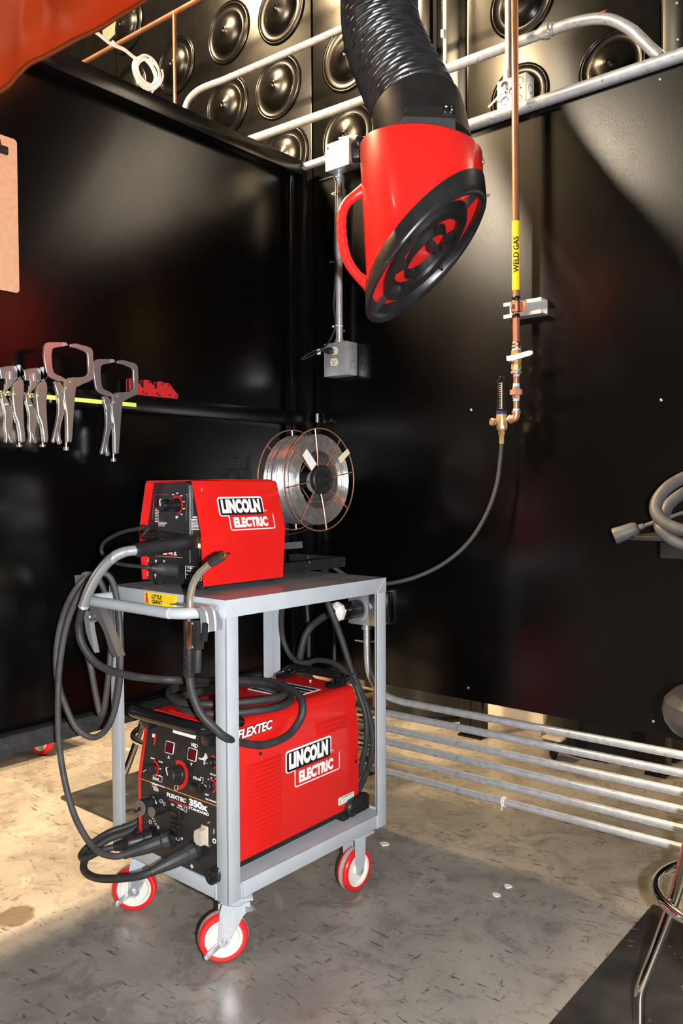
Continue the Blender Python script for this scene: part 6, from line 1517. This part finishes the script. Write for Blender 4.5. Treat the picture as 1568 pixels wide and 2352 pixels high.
build('lead', mb, M['cream'], ck, world=True)
for a, b in ((346, 140), (338, 195), (260, 100)): build('tie', MB().ring(at(a, b, 'x', -0.07), (0, 1, 0.4), 0.006, 0.002, 12, 5), M['whitepaint'], ck, world=True)

# ================================================================ orange welding curtain, gathered up at upper left
XC = 0.30
_e = at(-260, 330, 'x', XC)
edge = spline([_e + V((0, -0.75, -0.06)), _e + V((0, -0.45, -0.05)), _e + V((0, -0.2, -0.03))] + [at(a, b, 'x', XC) for a, b in ((-260, 330), (-120, 262), (0, 212), (38, 176), (66, 150), (100, 134), (132, 117), (168, 97), (206, 79), (240, 60), (272, 40), (306, 20), (338, -3), (400, -50), (480, -120))], 5)
mb = MB(); nz_ = 26; vs = []; fs = []
for i, p in enumerate(edge):
    for k in range(nz_):
        h = 0.75 * k / (nz_ - 1); bul = 0.035 * math.sin(min(1, h / 0.10) * PI * 0.5) + 0.012 * math.sin(i * 0.35 + h * 9) * min(1, h * 8) + 0.02 * math.sin(i * .12 - h * 4) * min(1, h * 5)
        vs.append((XC + bul, p.y + 0.010 * math.sin(h * 12 + i * .2) * min(1, h * 6), p.z + h))
for i in range(len(edge) - 1):
    for k in range(nz_ - 1):
        a = i * nz_ + k; fs.append([a, a + 1, a + nz_ + 1, a + nz_])
m2 = len(vs); vs += [(x - 0.0025, y, z) for x, y, z in vs]; fs += [[m2 + q for q in f][::-1] for f in fs]
cu_ = thing('welding_curtain', 'translucent orange vinyl welding curtain drooping into the upper left', 'curtain', (XC, edge[20].y, edge[20].z))
FR[cu_.name] = frame((XC, edge[20].y, edge[20].z))
build('sheet', MB().add(vs, fs), M['curtain'], cu_, world=True, sharp=80)
build('hem', MB().sweep([p + V((0.002, 0, 0.003)) for p in edge], 0.006, 10), M['curtain'], cu_, world=True)

# ================================================================ shelf bracket and coiled lead at the right edge
f0 = at(1446, 1238, 'y', -0.20)
sh = thing('wall_shelf', 'black steel wall shelf at the right edge carrying a coiled grey lead', 'shelf', (f0.x + 0.2, -0.1, f0.z - 0.05))
FR[sh.name] = frame((f0.x + 0.2, -0.1, f0.z - 0.05))
build('plate', MB().box((f0.x + 0.20, -0.101, f0.z + 0.003), (0.40, 0.20, 0.012), bev=0.001), M['black'], sh, world=True)
build('lower_plate', MB().box((f0.x + 0.235, -0.100, f0.z - 0.026), (0.33, 0.17, 0.042), bev=0.004), mat('black_spattered', (0.012, 0.012, 0.013), 0.4, 0, 0.2, 20, 0.1, 300, speck=((0.45, 0.45, 0.46), 120, 0.74)), sh, world=True)
cl = thing('coiled_lead', 'coiled dusty grey welding lead with a rubber plug on the wall shelf', 'cable', (f0.x + 0.17, -0.12, f0.z + 0.01))
FR[cl.name] = frame((f0.x + 0.17, -0.12, f0.z + 0.01))
def cp3(l): return [at(a, b, 'y', c_) for a, b, c_ in l]
l1 = cp3([(1600, 1085, -0.10), (1560, 1102, -0.14), (1528, 1124, -0.17), (1508, 1152, -0.19), (1507, 1178, -0.205), (1525, 1200, -0.215), (1560, 1216, -0.22), (1610, 1225, -0.215)])
l2 = cp3([(1600, 1120, -0.08), (1565, 1135, -0.11), (1535, 1160, -0.14), (1524, 1186, -0.16), (1516, 1200, -0.19), (1518, 1216, -0.21), (1545, 1240, -0.215), (1600, 1262, -0.21)])
build('cable', MB().sweep(spline(l1, 7), 0.0155, 16), M['greyrubber'], cl, world=True)
build('cable', MB().sweep(spline(l2, 7), 0.0150, 16), M['greyrubber'], cl, world=True)
p0, p1 = at(1410, 1232, 'y', -0.20), at(1470, 1211, 'y', -0.18)
d = p1 - p0; L_ = d.length
build('plug', MB().lathe(p0, d, [(0.0001, 0.012), (0.0185, 0.010), (0.0205, 0), (0.0215, 0.004), (0.020, L_ * .35), (0.0195, L_ * .72), (0.016, L_ * .88), (0.008, L_ * .96), (0.0078, L_ * 1.12), (0.0055, L_ * 1.14)], 28), M['greyrubber'], cl, world=True)
build('plug_cord', MB().tube([p1, at(1492, 1203, 'y', -0.17), at(1530, 1190, 'y', -0.16), at(1575, 1175, 'y', -0.14)], 0.0052, 10), M['greyrubber'], cl, world=True)

# ================================================================ stools and mats
def stool(x, y, a0, label, name='stool', seat_z=0.715):
    o = thing(name, label, 'stool', (x, y, 0), a0); FR[o.name] = Matrix.Identity(4)
    def L(name, mb, m): return build(name, mb, M[m], o)
    L('seat', MB().lathe((0, 0, seat_z - 0.085), (0, 0, 1), [(0.128, 0.0), (0.146, 0.006), (0.158, 0.022), (0.163, 0.044), (0.158, 0.066), (0.142, 0.082), (0.10, 0.090), (0.0001, 0.092)], 48), 'vinyl')
    L('seat_band', MB().lathe((0, 0, seat_z - 0.094), (0, 0, 1), [(0.110, 0), (0.126, 0.002), (0.128, 0.010), (0.110, 0.012)], 48), 'chrome')
    L('foot_ring', MB().ring((0, 0, 0.28), (0, 0, 1), 0.172, 0.0115, 64, 14), 'chrome')
    for k in range(4):
        a = PI / 2 * k; c, s = math.cos(a), math.sin(a)
        pts = [V((r * c, r * s, z)) for r, z in ((0.085, seat_z - 0.088), (0.098, 0.52), (0.122, 0.40), (0.152, 0.285), (0.190, 0.18), (0.214, 0.118), (0.223, 0.09), (0.224, 0.06), (0.224, 0.014))]
        lg = L('leg', MB().sweep(spline(pts, 5), 0.0122, 16), 'chrome')
        build('foot_cap', MB().lathe((0.224 * c, 0.224 * s, 0.0), (0, 0, 1), [(0.012, 0), (0.015, 0.003), (0.0145, 0.022), (0.012, 0.024)], 16), M['rubber'], lg)
    return o
stool(1.579, -0.419, math.radians(-136), 'chrome footring stool with round black seat at the right edge')
q = at(303, 1682, 'z', 0.28); cxy = V((q.x, q.y)) + V((0.7675, 0.6410)) * 0.182
q2 = at(262, 1868, 'z', 0.01)
stool(cxy.x, cxy.y, math.atan2(q2.y - cxy.y, q2.x - cxy.x), 'chrome stool half hidden behind the cart, beyond the left wall')
solo('floor_mat', MB().box((1.262 + 0.35, -0.035 - 0.46, 0.006), (0.70, 0.92, 0.012), bev=0.003), M['rubbermat'], 'black rubber mat under the stool at the lower right', 'mat')
solo('floor_mat', MB().box((-0.71 + 0.31, -0.64 + 0.47, 0.006), (0.62, 0.94, 0.012), bev=0.003), M['rubbermat'], 'black rubber mat on the floor behind the cart at left', 'mat')

# ================================================================ beyond and under the walls
for k, (x, y, r, lb) in enumerate(((-0.33, 1.32, 0.30, 'black drum behind the right wall, nearest the corner'), (0.63, 1.34, 0.325, 'black drum behind the right wall, right of the beige board'))):
    o = thing('steel_drum', lb, 'drum', (x, y, 0), 0, 'black drums behind the right wall')
    build('body', MB().lathe((0, 0, 0.012), (0, 0, 1), [(r - 0.01, 0), (r - 0.004, 0.01), (r - 0.004, 0.28), (r + 0.002, 0.29), (r - 0.004, 0.30), (r - 0.004, 0.84), (r, 0.85), (0.001, 0.85)], 64), M['glossblack'], o)
    build('base_ring', MB().lathe((0, 0, 0), (0, 0, 1), [(r, 0), (r + 0.006, 0.004), (r + 0.006, 0.014), (r - 0.002, 0.018)], 64), M['frame'], o)
def post(x0, x1, y, label):
    o = thing('booth_post', label, 'post', ((x0 + x1) / 2, y, 0), 0, 'black booth posts behind the right wall')
    w = x1 - x0
    if w > 0.1:
        for s in (-1, 1): build('tube', MB().box((s * w / 4, 0, 1.1), (w / 2 - 0.003, 0.06, 2.2), bev=0.003), M['frame'], o)
    else: build('tube', MB().box((0, 0, 1.1), (w, 0.085, 2.2), bev=0.003), M['frame'], o)
    build('foot_plate', MB().box((0, 0, 0.004), (w + 0.004, 0.09, 0.008), bev=0.001), M['frame'], o)
post(0.03, 0.150, 1.00, 'double black square post behind the right wall, left of the beige board'); post(0.883, 0.962, 1.03, 'single black post behind the right wall, near the orange bucket')
a, b = at(1117, 1618, 'y', 1.25), at(1240, 1640, 'y', 1.25)
solo('plywood_panel', MB().box(((a.x + b.x) / 2, 1.27, 0.20), (b.x - a.x + 0.06, 0.02, 0.40), bev=0.002), M['board'], 'beige panel standing on the floor between drum and post behind the right wall', 'panel')
cs = thing('leveling_foot', 'small metal levelling foot on the floor below the right wall, beside the black drum', 'foot', (at(1325, 1712, 'z', 0.0).x, 0.93, 0))
build('plate', MB().box((0, 0, 0.092), (0.085, 0.06, 0.012), bev=0.002), M['board'], cs)
build('fork', MB().box((-0.012, 0, 0.065), (0.004, 0.03, 0.045)).box((0.012, 0, 0.065), (0.004, 0.03, 0.045)).box((0, 0, 0.084), (0.03, 0.03, 0.006)), M['steel'], cs)
build('glide', MB().lathe((-0.009, 0, 0.030), (1, 0, 0), [(0.01, 0), (0.028, 0.001), (0.030, 0.004), (0.030, 0.014), (0.028, 0.017), (0.01, 0.018)], 24), M['glossblack'], cs)
bq = at(1556, 1790, 'z', 0.12)
bk_ = thing('bucket', 'orange plastic bucket at the right edge behind the conduits', 'bucket', (bq.x + 0.15, 0.80, 0))
build('body', MB().lathe((0, 0, 0), (0, 0, 1), [(0.125, 0), (0.13, 0.004), (0.148, 0.34), (0.158, 0.345), (0.158, 0.37), (0.150, 0.372), (0.14, 0.35), (0.122, 0.01), (0.0001, 0.008)], 40), M['bucket'], bk_)
build('rim', MB().ring((0, 0, 0.30), (0, 0, 1), 0.150, 0.006, 40, 8), M['bucket'], bk_)
# trolley behind the left wall
dl = at(96, 1733, 'z', 0.0)
dy = thing('dolly', 'low dolly behind the left wall, its red-rimmed white wheel showing below', 'dolly', (dl.x - 0.2, dl.y - 0.1, 0))
build('platform', MB().box((0, 0, 0.155), (0.5, 0.5, 0.03), bev=0.004), M['frame'], dy)
for sx2, sy2 in ((0.2, 0.1), (-0.2, 0.1), (0.2, -0.2), (-0.2, -0.2)):
    f_ = build('caster_fork', MB().box((sx2, sy2 - 0.024, 0.10), (0.03, 0.003, 0.09)).box((sx2, sy2 + 0.024, 0.10), (0.03, 0.003, 0.09)).box((sx2, sy2, 0.138), (0.05, 0.055, 0.006)), M['grey'], dy)
    ax_ = V((0.25, -1, 0)).normalized(); c_ = V((sx2, sy2, 0.0635)) - ax_ * 0.016
    build('wheel', MB().lathe(c_, ax_, [(0.012, 0), (0.046, 0.002), (0.046, 0.030), (0.012, 0.032)], 32), M['white'], f_)
    build('tyre', MB().lathe(c_, ax_, [(0.045, 0.001), (0.060, 0.002), (0.0635, 0.008), (0.0635, 0.024), (0.060, 0.030), (0.045, 0.031)], 40, True), M['tyre'], f_)
# stacked timber behind the wall corner
o = thing('wooden_pallet', 'stacked wooden pallets seen through the cart behind the wall corner', 'pallet', (-0.125, 0.22, 0))
for k in range(4):
    z = 0.05 + k * 0.115
    for j in range(3): build('board', MB().box((-0.12 + 0.12 * j, 0, z + 0.045), (0.09, 0.22, 0.018), bev=0.002), M['wood'], o)
    for y in (-0.09, 0.09): build('stringer', MB().box((0.0, y, z), (0.335, 0.035, 0.085), bev=0.002), M['wood'], o)
# white flakes on the floor
for px, py, s, lb in ((883, 1940, 0.016, 'white flake on the floor just right of the rear cart wheel'), (1165, 2037, 0.013, 'farther of two white flakes on the open floor at right'), (1139, 2057, 0.012, 'nearer of two white flakes on the open floor at right'), (296, 1722, 0.013, 'white flake on the tan floor beside the left stool leg')):
    p = at(px, py, 'z', 0.0); rr_ = random.Random(px); n_ = 11
    po = [(s * rr_.uniform(.65, 1.15) * math.cos(2 * PI * k / n_), s * rr_.uniform(.55, 1.0) * math.sin(2 * PI * k / n_)) for k in range(n_)]
    solo('paint_flake', MB().prism(po, Matrix.Translation((p.x, p.y, 0.0004)) @ Matrix.Rotation(0.4, 4, 'Z'), 0.0035), M['chip'], lb, 'flake', 'white flakes on the floor')
